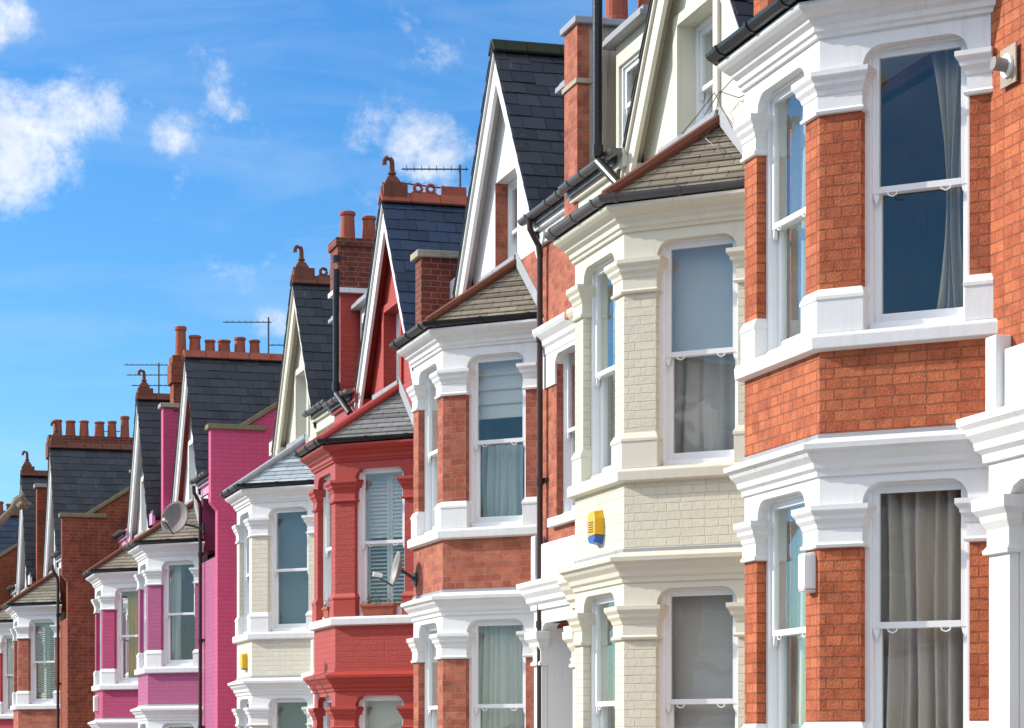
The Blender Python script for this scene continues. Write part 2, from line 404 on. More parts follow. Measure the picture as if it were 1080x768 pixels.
def slates(mb, c_bot, c_top, wdir, w0, w1, row=.2, wid=.3, lift=.014):
    """individual slates on a slope running from c_bot to c_top (u,z), across depth w0..w1"""
    du, dz = c_top[0]-c_bot[0], c_top[1]-c_bot[1]; ln = math.hypot(du, dz); du /= ln; dz /= ln
    nu, nz = -dz*wdir, du*wdir
    rows = int(ln/row)+1
    for r in range(rows):
        a = r*row; b = min(a+row*1.25, ln)
        x = w0-(wid/2 if r % 2 else 0)
        while x < w1:
            xa, xb = max(x, w0), min(x+wid-.006, w1); x += wid
            if xb-xa < .03: continue
            j = random.uniform(-.008, .008)-(random.uniform(.02, .06) if random.random() < .05 and r > 0 else 0); l0 = lift+random.uniform(0, .008); l1 = .003+random.uniform(0, .003)
            def pt(s, l): return (c_bot[0]+du*s+nu*l, c_bot[1]+dz*s+nz*l)
            p = [pt(a+j, l0), pt(b, l1), pt(b, l1-.006), pt(a+j, l0-.008)]
            mb.solid([(q[0], xa, q[1]) for q in p], [(q[0], xb, q[1]) for q in p])

def pot(parent, x, y, z, h=.55, r=.12, mat='terracotta'):
    r *= random.uniform(.88, 1.08); h *= random.uniform(.94, 1.06)
    m = MB().lathe((x, y, z), [(r*1.05, 0), (r*1.05, .04), (r*.98, .06), (r*.86, h*.85), (r*.98, h*.87), (r*1.02, h*.9), (r*1.02, h*.97), (r*.9, h), (r*.72, h), (r*.72, h*.8)], 18)
    return m.build('chimney_pot', mat, parent, smooth=False, bevel=0)

def finial(parent, w, z, mat='terracotta_old'):
    m = MB()
    m.box(-.11, .11, w-.27, w+.05, z-.12, z+.06)
    m.loft([(-.085, w-.2), (.085, w-.2), (.085, w+.02), (-.085, w+.02)], [(0, z+.06), (0, z+.10), (-.05, z+.19)])
    pts = [(0, w-.09, z+.16), (0, w-.09, z+.38)]
    for k in range(1, 8):
        a = math.pi*k/7*1.15
        pts.append((0, w-.09+.055-.055*math.cos(a), z+.38+.065*math.sin(a)))
    m.lathe((0, w-.09, z+.21), [(.05, 0), (.062, .02), (.05, .04)], 12)
    m.tube(pts, [.042, .034]+[.034]*5+[.03, .036], 10)
    return m.build('finial', mat, parent, smooth=False)

def ridge(parent, w0, w1, z, mat, crest=False):
    m = MB(); x = w1
    while x > w0:
        b = max(x-.42, w0)
        m.solid([(-.15, x, z-.10), (-.13, x, z-.12), (0, x, z+.0), (.13, x, z-.12), (.15, x, z-.10), (.05, x, z+.04), (-.05, x, z+.04)],
                [(-.15, b+.01, z-.10), (-.13, b+.01, z-.12), (0, b+.01, z+.0), (.13, b+.01, z-.12), (.15, b+.01, z-.10), (.05, b+.01, z+.04), (-.05, b+.01, z+.04)])
        if crest:
            i = round((w1-x)/.42)
            if i % 2 == 0: m.box(-.02, .02, b+.03, x-.03, z+.03, z+.17)
            else:
                m.box(-.02, .02, b+.03, x-.03, z+.03, z+.07)
                for cy in (x-.12, x-.30):
                    ring = [(0, cy+.055*math.cos(2*math.pi*k/12), z+.12+.055*math.sin(2*math.pi*k/12)) for k in range(13)]
                    m.tube(ring, .026, 6)
        x -= .42
    return m.build('ridge_tiles', mat, parent)

def house(name, corner, zb, flip, p):
    """corner: world (x,y) of the bay front's near corner; flip=-1: door on the near side"""
    CUR['flip'] = flip
    wx, yc = corner[0]+K, corner[1]+H_
    root = empty('terraced_house', (wx, yc, zb), R(90), p['label'], 'house', 'terraced houses stepping down the street')
    root_info = dict(root=root, flip=flip, wx=wx, yc=yc, zb=zb)
    g = p.get
    wall, bayb, trim = p['wall'], g('bay', p['wall']), p['trim']
    panel = g('panel', bayb); silltrim = g('sill', trim); gablem = g('gable', 'white'); barge = g('barge', 'white')
    qd, qp = g('qd', 3.5), g('qp', 2.3)
    gut = g('gutter', 'black_iron'); detail = g('detail', True)
    apex = g('apex', 10.45); GW = g('gw', 1.72)
    near = g('near', False)
    # ---------- bay window, two storeys
    for st in (0, 1):
        d = -ZG*(1-st)
        capb, capt, arch, frz, sillb, sill, ped = (Z[k]+d for k in ('capb', 'capt', 'arch', 'frz', 'sillb', 'sill', 'ped'))
        cor = Z['cor'] if st else LCt
        if not st: frz = LCb
        # panel below the sill
        zlo = LCt if st else -1.2
        MB().loft([(-H_-K-.05, -.05), (-H_, K), (H_, K), (H_+K+.05, -.05)], [(0, zlo-.002), (0, sillb)]).build('bay_panel', panel, root)
        # sill
        MB().loft([(-H_-K-.02, -.02), BAY[1], BAY[2], (H_+K+.02, -.02)], [(.02, sillb), (.07, sillb+.012), (.075, sill-.035), (.06, sill-.012), (.0, sill)], [1, 1, 1, 0]).build('sill', silltrim, root, bevel=.006)
        # piers
        T = .24
        def P(f, s, dep=0):
            o, t, n = FACES[f][:3]; return (o[0]+t[0]*s-n[0]*dep, o[1]+t[1]*s-n[1]*dep)
        iv = lambda f, s: P(f, s, T)
        Lc = K/s2; Lf = 2*H_
        tn = T*math.tan(R(22.5))
        piers = [([P(0, 0), P(0, .15), iv(0, .15), (-H_-K+.0, -.12)], [(P(0, -.03)), P(0, .15), P(0, .15, .1), P(0, -.03, .1)], [1, 1, 0, 0]),
                 ([P(0, Lc-.31), BAY[1], P(1, .25), iv(1, .25), iv(1, tn), iv(0, Lc-.31)], [P(0, Lc-.31), BAY[1], P(1, .25), P(1, .25, .1), P(1, .1*.414, .1), P(0, Lc-.31, .1)], [1, 1, 1, 0, 0, 1]),
                 ([P(1, Lf-.25), BAY[2], P(2, .31), iv(2, .31), iv(1, Lf-tn), iv(1, Lf-.25)], [P(1, Lf-.25), BAY[2], P(2, .31), P(2, .31, .1), P(1, Lf-.0414, .1), P(1, Lf-.25, .1)], [1, 1, 1, 0, 0, 1]),
                 ([P(2, Lc-.15), P(2, Lc), (H_+K, -.12), iv(2, Lc-.15)], [P(2, Lc-.15), P(2, Lc+.03), P(2, Lc+.03, .1), P(2, Lc-.15, .1)], [1, 0, 0, 1])]
        for i, (pl, pl2, mu) in enumerate(piers):
            pr = MB().loft(pl, [(0, sill-.01), (0, capt+.0)]).build('pier', bayb, root)
            if i == 3: mu = [1, 0, 0, 1]
            if i == 0: mu = [1, 1, 0, 0]
            capmat = trim
            MB().loft(pl2, [(.004, capb), (.028, capb+.004), (.034, capb+.022), (.016, capb+.04), (.014, capb+.13), (.022, capb+.14), (.03, capb+.17), (.052, capb+.2), (.056, capb+.225), (.075, capb+.25), (.08, capb+.262), (.08, capt-.004), (.0, capt+.004)], mu).build('capital', capmat, pr, bevel=0)
            MB().loft(pl2, [(.028, sill-.004), (.028, ped-.085), (.036, ped-.08), (.036, ped-.055), (.012, ped-.01), (.004, ped)], mu).build('pedestal', g('pedestal', trim), pr, bevel=.004)
        # friezes with shouldered heads
        fb = MB()
        for f, (o, t, n, ln, pl_, pr_) in enumerate(FACES):
            x0, x1 = pl_-.0, ln-pr_
            pts = [(0, capt)]
            pts += [(x0+.01, capt)]
            for k in range(1, 7):
                a = math.pi/2*k/6
                pts.append((x0+.01+.14*(1-math.cos(a)), capt+(arch-capt)*math.sin(a)))
            for k in range(6, 0, -1):
                a = math.pi/2*k/6
                pts.append((x1-.01-.14*(1-math.cos(a)), capt+(arch-capt)*math.sin(a)))
            pts += [(x1-.01, capt), (ln, capt), (ln, cor-.01), (0, cor-.01)]
            fb.face(o, t, n)
            e0 = .0 if f == 0 else .0825; e1 = .0 if f == 2 else .0825
            cl = lambda s: min(max(s, e0), ln-e1)
            fb.solid([(q[0], .0, q[1]) for q in pts], [(cl(q[0]), -.2, q[1]) for q in pts])
        fb.plain().build('frieze', trim, root)
        # cornice
        if st: prof = [(.0, frz-.03), (.025, frz-.025), (.03, frz), (.05, frz+.012), (.055, frz+.05), (.09, frz+.075), (.10, frz+.10), (.15, frz+.125), (.18, frz+.15), (.19, frz+.165), (.19, cor), (.0, cor+.01)]
        else: prof = [(.0, frz-.02), (.02, frz-.015), (.025, frz+.02), (.05, frz+.04), (.06, frz+.08), (.10, frz+.12), (.115, frz+.15), (.145, frz+.165), (.15, frz+.20), (.02, cor)]
        MB().loft([(-H_-K-.02, -.02), BAY[1], BAY[2], (H_+K+.02, -.02)], prof, [1, 1, 1, 0]).build('cornice', trim, root, bevel=0)
        if not st:   # lead flashing on the cornice
            MB().loft([(-H_-K-.02, -.02), BAY[1], BAY[2], (H_+K+.02, -.02)], [(.013, cor-.004), (.012, cor+.03), (.0, cor+.032)], [1, 1, 1, 0]).build('flashing', 'lead' if p['trim'] != 'red_paint' else 'red_paint', root)
        # windows
        for f, (o, t, n, ln, pl_, pr_) in enumerate(FACES):
            window(root, (o, t, n), pl_, ln-pr_, sill, arch+.03, rings=near, mid=.49)
    # ---------- bay roof
    gz = Z['cor']
    off = .2
    m22 = off*math.tan(R(22.5))
    bo = [(-H_-K-off*.0-.2, .08), (-H_-m22, K+off), (H_+m22, K+off), (H_+K+.2, .08)]
    zt = gz+.06+g('bayrise', .72)
    tops = [(-H_-.05, -.02), (H_+.05, -.02)]
    br = MB(); nC = 10
    e0 = [(bo[0][0], -.02, gz+.05), (bo[1][0], bo[1][1], gz+.05), (bo[2][0], bo[2][1], gz+.05), (bo[3][0], -.02, gz+.05)]
    t0, t1 = (tops[0][0], -.02, zt), (tops[1][0], -.02, zt)
    lerp = lambda a, b, k: tuple(a[i]+(b[i]-a[i])*k for i in range(3))
    for (a, b, c, dd) in ((e0[0], e0[1], t0, t0), (e0[1], e0[2], t1, t0), (e0[2], e0[3], t1, t1)):
        nn = (Vector(b)-Vector(a)).cross(Vector(dd)-Vector(a)).normalized()
        if nn.z < 0: nn = -nn
        for k in range(nC):
            k0, k1 = k/nC, min((k+1.15)/nC, 1)
            A, B = lerp(a, dd, k0), lerp(b, c, k0); C, D = lerp(b, c, k1), lerp(a, dd, k1)
            hi, lo = nn*.020, nn*.005
            ad = lambda q, v: (q[0]+v.x, q[1]+v.y, q[2]+v.z)
            br.solid([A, B, C, D], [ad(A, hi), ad(B, hi), ad(C, lo), ad(D, lo)])
    br.build('bay_roof', g('bayroof', 'tile_brown'), root)
    # roof bed so no gaps, and hips
    MB().solid([e0[0], e0[1], e0[2], e0[3]], [(t0[0]-.01, -.02, zt-.03), (t0[0], 0, zt-.03), (t1[0], 0, zt-.03), (t1[0]+.01, -.02, zt-.03)]).build('roof_bed', 'soil', root)
    for a, b in ((e0[1], t0), (e0[2], t1)):
        hip = MB()
        a2 = (a[0], a[1], a[2]+.03); b2 = (b[0], b[1]+.02, b[2]+.05)
        hip.tube([a2, b2], .055, 8)
        hip.build('hip_tiles', g('hip', 'terracotta_old'), root)
    fl = MB()
    for a, b in ((e0[0], t0), (t1, e0[3])):
        fl.solid([(a[0], .0, a[2]+.02), (a[0], .03, a[2]+.03), (b[0], .03, b[2]+.03), (b[0], 0, b[2]+.02)],
                 [(a[0], .0, a[2]+.17), (a[0], .012, a[2]+.17), (b[0], .012, b[2]+.17), (b[0], 0, b[2]+.17)])
    fl.box(t0[0], t1[0], .003, .04, zt+.0, zt+.14)
    fl.build('flashing', 'lead', root)
    # gutter round the bay
    gp = [(-.055, gz+.06)]+[(.0+.062*math.cos(math.pi+math.pi*k/8), gz+.065+.062*math.sin(math.pi+math.pi*k/8)) for k in range(9)]+[(.055, gz+.065)]
    gp = [(.062*math.cos(math.pi+math.pi*k/8), gz+.075+.062*math.sin(math.pi+math.pi*k/8)) for k in range(9)]
    path = [(bo[0][0]+.02, .02), (-H_-m22*1.1, K+.215), (H_+m22*1.1, K+.215), (bo[3][0]-.02, .02)]
    gm = MB().sweep(path, gp)
    rp = [(.074*math.cos(math.pi+math.pi*k/8), gz+.08+.074*math.sin(math.pi+math.pi*k/8)) for k in range(9)]
    for i in range(3):
        A, B = path[i], path[i+1]
        for k in ((.12, .5, .9) if i == 1 else (.08, .5, .92)):
            c = (A[0]+(B[0]-A[0])*k, A[1]+(B[1]-A[1])*k); l = math.hypot(B[0]-A[0], B[1]-A[1]); dx, dy = (B[0]-A[0])/l*.02, (B[1]-A[1])/l*.02
            gm.sweep([(c[0]-dx, c[1]-dy), (c[0]+dx, c[1]+dy)], rp)
    gm.build('gutter', gut, root)
    # ---------- main walls
    GB_ = -.12; mw = MB(); be = H_+K-.02
    D0 = -.3
    upz = EAVE-.12
    mw.box(-qp, -be, D0, 0, -1.2, upz)                      # party-side strip
    ps = be+.13; pb, pe = ps+.3, qd-.22                                  # porch opening
    wb, we = be+.78, be+.78+.84                                # first-floor window
    if pe-pb > 1.35: pe = pb+1.35
    if g('plain'): mw.box(be, qd, D0, 0, -1.2, 6.5)
    else: mw.box(be, pb, D0, 0, -1.2, 4.6); mw.box(pe, qd, D0, 0, -1.2, 4.6); mw.box(pb, pe, D0, 0, 3.45, 4.6)
    if not g('plain'): mw.box(be, wb, D0, 0, 4.6, 6.5); mw.box(we, qd, D0, 0, 4.6, 6.5); mw.box(be, qd, D0, 0, 6.5, upz)
    gs, gt = 7.72, 8.95                                      # gable window
    gwl, gwr = -.48+.12*flip, .48+.12*flip
    mw.box(-be, be, D0+GB_, 0, 6.75, gs)
    gz0 = g('gbase', EAVE)
    pass
    mw.build('main_wall', wall, root)
    # gable
    gm = MB(); sl = (apex-EAVE)/GW
    zz = lambda u: apex-.06-abs(u)*sl
    GB = -.12
    gm.prism_ac([(-GW+.05, EAVE-.3), (gwl, EAVE-.3), (gwl, zz(gwl)), (-GW+.05, zz(GW-.05))], D0+GB, GB)
    gm.prism_ac([(gwr, EAVE-.3), (GW-.05, EAVE-.3), (GW-.05, zz(GW-.05)), (gwr, zz(gwr))], D0+GB, GB)
    gm.prism_ac([(gwl, gt), (gwr, gt), (gwr, zz(gwr)), (0, zz(0)), (gwl, zz(gwl))], D0+GB, GB)
    gm.box(gwl, gwr, D0+GB, GB, EAVE-.3, gs)
    gm.build('gable', gablem, root)
    if g('gjamb'):
        JS = -flip
        MB().box(gwl if JS > 0 else gwr-.012, gwl+.012 if JS > 0 else gwr, GB-.15, GB+.006, gs, gt).build('jamb', g('gjamb'), root)
    if g('gsurround', True):
        sm = MB()
        sm.box(gwr, gwr+.12, GB, GB+.035, gs, gt+.1).box(gwl, gwr, GB, GB+.035, gt, gt+.1)
        if not g('gjamb'): sm.box(gwl-.12, gwl, GB, GB+.035, gs, gt+.1)
        sm.build('window_surround', gablem, root, bevel=.004)
    MB().box(gwl-.1, gwr+.1, GB-.1, GB+.08, gs-.07, gs).build('sill', silltrim, root, bevel=.005)
    window(root, ((0, GB), (1, 0), (0, 1)), gwl, gwr, gs, gt, rec=.15)
    # bargeboards and soffits
    OV = .0
    for sg in (-1, 1):
        ft = (sg*(GW+.1), EAVE-.1*sl)
        ap = (0, apex)
        bw = .26
        k = bw*math.sqrt(1+sl*sl)
        bb = MB().prism_ac([(0, apex-.01), (ft[0], ft[1]-.01), (ft[0]-sg*.0, ft[1]-k*.55), (ft[0]-sg*.09, ft[1]-k*.62), (0, apex-k)], OV, OV+.045)
        bb.prism_ac([(0, apex-.004), (ft[0]+sg*.0, ft[1]-.004), (ft[0], ft[1]-.1), (0, apex-.1)], OV+.045, OV+.075)
        b_ = bb.build('bargeboard', barge, root, bevel=.005)
        MB().prism_ac([(0, apex-.035), (ft[0], ft[1]-.035), (ft[0], ft[1]-.06), (0, apex-.06)], GB+.003, OV).build('soffit', g('soffit', barge), b_)
    # cross roof
    RD = -3.9
    for sg in (-1, 1):
        ft = (sg*(GW+.14), EAVE-.14*sl); ap = (0, apex)
        rm = MB().prism_ac([(ap[0], ap[1]), ft, (ft[0], ft[1]-.03), (0, apex-.035)], RD, OV+.09)
        r_ = rm.build('gable_roof', 'slate_dark', root)
        visible = (sg == flip*-1)
        if visible or True:
            sm = MB(); 
            slates(sm, ft, ap, -sg*-1 if False else (1 if sg < 0 else -1), -3.0 if visible else -.6, OV+.10, row=.2, wid=.28)
            sm.build('slates', g('slates', 'slate_piece'), r_)
    ridge(root, -3.0, OV+.1, apex+.03, g('ridge', 'terracotta_old'), g('crest', False))
    if g('finial'): finial(root, OV+.02, apex+.1)
    # main roof 32 degrees
    tr_ = math.tan(R(33))
    rl = MB()
    def rz(w): return EAVE+.05+(.1-w)*tr_
    for a, b, a2 in ((GW+.12, qd-.01, .2), (-GW-.12, -qp+.01, -.2)):
        ew = .14 if a > 0 else .04
        rl.solid([(a, ew, rz(ew)), (b, ew, rz(ew)), (b, ew, rz(ew)-.12), (a, ew, rz(ew)-.12)],
                 [(a2, -3.8, rz(-3.8)), (b, -3.8, rz(-3.8)), (b, -3.8, rz(-3.8)-.12), (a2, -3.8, rz(-3.8)-.12)])
    rl.prism_bc([(-3.8, rz(-3.8)), (-8.0, EAVE), (-8.0, EAVE-.12), (-3.8, rz(-3.8)-.12)], -qp+.01, qd-.01)
    rl.build('main_roof', 'slate_dark', root)
    rl = MB()
    rl.prism_bc([(-2.2, EAVE+1), (-3.8, rz(-3.8)-.1), (-3.8, EAVE+1)], -GW+.1, GW-.1); rl.build('roof_void', 'slate_dark', root)
    # fascia and main gutter on the door side
    MB().box(GW-.05, qd-.02, 0, .1, EAVE-.14, EAVE+.05).box(GW-.05, qd-.02, 0, .05, EAVE-.3, EAVE-.14).build('fascia', g('fascia', 'white'), root, bevel=.005)
    MB().box(-qp+.02, -GW-.12, 0, .06, EAVE-.2, EAVE+.03).build('fascia', g('fascia', 'white'), root)
    gp = [(.06*math.cos(math.pi+math.pi*k/8), EAVE+.02+.06*math.sin(math.pi+math.pi*k/8)) for k in range(9)]
    gm = MB().sweep([(GW-.1, .18), (qd-.05, .18)], gp)
    for q in (GW+.2, (GW+qd)/2+.1, qd-.35):
        gm.sweep([(q-.02, .18), (q+.02, .18)], [(x*1.22, (z-EAVE-.02)*1.22+EAVE+.025) for x, z in gp])
    gm.build('gutter', g('main_gutter', 'grey_gutter'), root)
    if not g('plain'):
        # string course and window on the door side
        MB().prism_bc([(0, 6.45), (.03, 6.45), (.035, 6.52), (.06, 6.55), (.07, 6.60), (.12, 6.66), (.14, 6.70), (.14, 6.74), (0, 6.80)], be+g('strq', .3), qd-.03).build('string_course', trim, root)
        MB().box(be+g('strq', .3)+.02, wb, 0, .022, 6.08, 6.45).box(we, we+.14, 0, .022, 6.08, 6.45).prism_ac([(wb, 6.45), (wb, 6.3), (wb+.05, 6.36), (wb+.12, 6.4), (we-.12, 6.4), (we-.05, 6.36), (we, 6.3), (we, 6.45)], -.1, .022).build('lintel', trim, root)
        MB().box(wb-.12, we+.1, -.1, .075, 4.5, 4.6).build('sill', silltrim, root, bevel=.006)
        window(root, ((0, 0), (1, 0), (0, 1)), wb, we, 4.6, 6.5)
        # porch
        PW = .07
        for a, b in ((ps, pb), (pe, qd-.03)):
            pl = MB().box(a, b, 0, PW, -.9, 3.0).box(a if a > ps else b, (a if a > ps else b)+(.008 if a == ps else -.008), -.3, 0, -.9, 3.4).build('porch_pilaster', trim, root, bevel=.005)
            MB().loft([(a, 0), (a, PW), (b, PW), (b, 0)], [(.002, 2.98), (.03, 2.985), (.035, 3.01), (.01, 3.04), (.01, 3.15), (.04, 3.2), (.05, 3.24), (.085, 3.28), (.09, 3.36), (.0, 3.37)], [1, 1, 1, 0]).build('capital', trim, pl)
        fm = MB().prism_ac([(ps, 3.36), (pb, 3.36), (pb+.05, 3.42), (pb+.15, 3.45), (pe-.15, 3.45), (pe-.05, 3.42), (pe, 3.36), (qd-.03, 3.36), (qd-.03, 3.66), (ps, 3.66)], -.1, PW)
        fm.build('porch_frieze', trim, root)
        pc = [(ps, 0), (ps, PW), (qd-.03, PW), (qd-.03, 0)]
        MB().loft(pc, [(0, 3.60), (.03, 3.605), (.035, 3.66), (.07, 3.69), (.08, 3.74), (.12, 3.79), (.135, 3.83), (.16, 3.86), (.165, 3.91), (.02, 3.95)], [1, 1, 0, 0]).build('porch_cornice', trim, root)
        MB().box(ps+.22, qd-.04, .0, PW, 3.94, 4.34).build('blocking_course', trim, root, bevel=.012)
        MB().box(ps+.04, ps+.2, .0, PW+.05, 3.94, 4.44).build('porch_pedestal', trim, root, bevel=.012)
        MB().box(pb-.05, pb, -1.0, -.3, -.9, 3.45).box(pe, pe+.05, -1.0, -.3, -.9, 3.45).box(pb, pe, -1.0, -.3, 3.45, 3.5).box(pb, pe, -1.06, -1.0, 2.6, 3.45).build('porch_recess', trim, root)
        dr = MB().box(pb, pe, -1.05, -1.0, .35, 2.6)
        for zz0, zz1 in ((.5, 1.2), (1.35, 2.4)):
            dr.box(pb+.15, pb+.6, -1.0, -.985, zz0, zz1).box(pe-.6, pe-.15, -1.0, -.985, zz0, zz1)
        dd = dr.build('door', 'door_paint', root, bevel=.005)
        MB().lathe((pb+.12, -.97, 1.3), [(.0, -.03), (.03, -.01), (.03, .01), (.0, .03)], 10).build('handle', 'aerial_metal', dd)
        MB().box(pb, pe, -1.0, .5, -.9, .3).box(pb, pe, .5, .9, -.9, -.0).box(pb, pe, .9, 1.3, -.9, -.3).build('steps', 'stone_coping', root, bevel=.01)
    # ---------- shell: party walls, back, floors
    flank = g('flank', wall)
    fo = .002
    prof = [(-.3, -1.2), (-.3, EAVE-.1), (-3.8, rz(-3.8)-.13), (-7.9, EAVE-.2), (-7.9, -1.2)]
    MB().prism_bc(prof, -qp, -qp+.2).build('end_wall', wall, root)
    MB().prism_bc(prof, qd-.2, qd).build('end_wall', flank, root)
    sh = MB().box(-qp+.2, qd-.2, -7.9, -7.7, -1.2, EAVE-.2); sh.build('back_wall', 'brick_stock', root)
    it = MB().box(-qp+.2, qd-.2, -4.2, -4.1, -1.2, 8.4).box(be+.01, be+.1, -4.1, -.31, .5, 7)
    it.box(-qp+.2, qd-.2, -4.1, -.31, 3.5, 3.75).box(-qp+.2, qd-.2, -4.1, -.31, 6.75, 6.9).box(-qp+.2, qd-.2, -4.1, -.31, .35, .5)
    it.box(-qp+.2, -qp+.215, -4.1, -.31, .5, 6.75)
    it.build('rooms', 'interior', root)
    # ---------- dormer on the door side
    if g('dormer', True):
        a, b = GW+.32, GW+1.22; df = -.28; z0, z1 = EAVE+.32, g('dormz', EAVE+1.42)
        dm = MB().box(a-.08, a, df-1.6, df, z0-.2, z1).box(b, b+.08, df-1.6, df, z0-.2, z1)
        dm.box(a, b, df-.12, df, z1-.22, z1).box(a, b, df-.12, df, z0-.2, z0)
        dd = dm.build('dormer', g('dormmat', 'white'), root)
        MB().box(a-.2, b+.2, df-1.7, df+.14, z1, z1+.06).box(a-.17, b+.17, df-1.7, df+.10, z1+.06, z1+.11).build('dormer_roof', 'lead', dd, bevel=.006)
        window(dd, ((0, df), (1, 0), (0, 1)), a, b, z0, z1-.2, rec=.03)
    # ---------- party parapet between paired bays
    pp = g('party')
    if pp:
        ztp = g('partyz', 8.32); u0, u1 = -qp-.15, -qp+.16; pwj = g('partyw', .44)
        pw = MB().prism_bc([(0.0, 7.0), (pwj*.55, 7.15), (pwj, 7.3), (pwj, ztp), (-.5, ztp), (-3.8, rz(-3.8)+.35), (-3.8, EAVE), (-.0, EAVE)], u0, u1)
        w_ = pw.build('party_wall', pp, root)
        cp = MB().box(u0-.05, u1+.05, -.5, pwj+.06, ztp, ztp+.09)
        cp.prism_bc([(-.42, ztp+.095), (-3.8, rz(-3.8)+.45), (-3.8, rz(-3.8)+.36), (-.42, ztp+.005)], u0-.04, u1+.04)
        cp.build('coping', 'stone_coping', w_, bevel=.012)
    # ---------- free flank with raking parapet
    if g('flankwall'):
        ztp = g('flankz', 8.75); u0, u1 = qd-.02, qd+.24
        fm = MB().prism_bc([(0.02, -1.2), (.02, 7.3), (.14, 7.45), (.14, ztp), (-.40, ztp), (-3.8, ztp+3.4*tr_), (-7.9, EAVE+.25), (-7.9, -1.2)], u0, u1)
        w_ = fm.build('flank_wall', g('flankwall'), root)
        cp = MB().box(u0-.05, u1+.06, -.85, .2, ztp, ztp+.09)
        cp.prism_bc([(-.33, ztp+.06), (-3.85, ztp+.06+3.52*tr_), (-3.85, ztp-.04+3.52*tr_), (-.33, ztp-.04)], u0-.04, u1+.045)
        cp.build('coping', 'stone_mossy', w_, bevel=.012)
        for q in g('flankpaint', []):
            z_a, z_b, mt = q
            MB().box(u1, u1+.004, -6, .018, z_a, z_b).build('painted_band', mt, w_)
    # ---------- chimney stack on the door-side party line
    stk = g('stack')
    if stk:
        u0, u1 = qd-.16, qd+.3
        zt = stk['z']
        sm = MB().box(u0, u1, stk.get('w1', -.35), stk.get('w0', .06), 6.7, zt)
        s_ = sm.build('chimney_stack', stk['mat'], root)
        if stk.get('mat2'):
            MB().box(u0+.01, u1-.01, -1.3, stk.get('w1', -.35), 7.5, zt-.003).box(u0-.03, u1+.03, stk['w1']-.02, stk['w0']+.02, zt-.62, zt-.57).build('rendered_face', stk['mat2'], s_)
        if stk.get('coping', True):
            MB().box(u0-.05, u1+.05, stk.get('w2', -1.35), stk.get('w0', .06)+.04, zt, zt+.075).build('coping', 'lead', s_, bevel=.012)
        if stk.get('corbel'):
            MB().box(u0-.05, u1+.05, stk['w1']-.05, stk['w0']+.05, zt-.75, zt-.02).box(u0-.08, u1+.08, stk['w1']-.08, stk['w0']+.08, zt-.12, zt).build('stack_head', stk['corbel'], s_)
            MB().box(u0-.08, u1+.08, stk['w1']-.08, stk['w0']+.08, zt-.82, zt-.75).build('band', 'white', s_)
        for (pw_, ph) in stk['pots']:
            pot(s_, (u0+u1)/2, pw_, zt+(.1 if stk.get('coping', True) else 0), ph)
    stk = g('pstack')
    if stk:
        u0, u1 = -qp-.3, -qp+.2; zt = stk['z']
        sm = MB().box(u0, u1, stk['w1'], stk['w0'], g('partyz', 8.5)-.05, zt-.25).box(u0-.05, u1+.05, stk['w1']-.05, stk['w0']+.05, zt-.55, zt-.15).box(u0-.02, u1+.02, stk['w1']-.02, stk['w0']+.02, zt-.15, zt)
        s_ = sm.build('chimney_stack', stk['mat'], root)
        for i, (pw_, ph) in enumerate(stk['pots']): pot(s_, (u0+u1)/2+random.uniform(-.03, .03), pw_, zt, ph, .125)
    # ---------- rain pipe beside the bay
    if g('pipe'):
        px = H_+K+.36
        top = g('pipetop', EAVE-.02)
        pm = MB().tube([(px, .2, top), (px, .19, top-.12), (px, .09, top-.3), (px, .075, top-.42), (px, .075, -1.1)], .034, 12)
        for z_ in (6.6, 5.0, 3.4, 1.6): pm.lathe((px, .075, z_), [(.034, 0), (.046, .0), (.046, .08), (.034, .08)], 12)
        for z_ in (6.62, 5.02, 3.42): pm.box(px-.1, px+.1, .0, .03, z_+.02, z_+.06)
        pm.build('downpipe', g('pipe'), root)
    if g('cables'):
        for k_, pts in enumerate(([(-H_-K-.05, .03, 7.2), (-1.2, .05, 7.55), (-.8, .06, 7.95), (-.3, .05, 7.86), (.1, .05, 7.80)],
                    [(-H_-K-.1, .02, 7.75), (-1.3, .02, 7.78), (-.85, .03, 7.95), (-.5, .04, 7.83)],
                    [(-1.7, .02, 8.15), (-1.35, .03, 8.0), (-.9, .04, 7.93), (-.75, .06, 7.7), (-.95, .2, 7.5), (-1.25, .15, 7.3)])):
            MB().tube(pts, .0045, 6).build('cable', 'plastic_dark', root)
    if g('soil'):
        q, w0_, zb_, zt_ = g('soil')
        sp_ = MB().tube([(q-.42, w0_-.12, zb_-.36), (q-.04, w0_, zb_-.03), (q, w0_, zb_+.04), (q, w0_, zt_)], .05, 14)
        sp_.lathe((q, w0_, zb_+.02), [(.05, 0), (.062, .0), (.062, .12), (.05, .12)], 14)
        sp_.lathe((q, w0_, zb_+1.9), [(.05, 0), (.062, .0), (.062, .10), (.05, .10)], 14)
        sp_.build('soil_pipe', 'black_iron', root)
    CUR['flip'] = 1
    return root_info

def local(hi, q, w, z):
    u = q*hi['flip']
    return (hi['wx']-w, hi['yc']+u, hi['zb']+z)

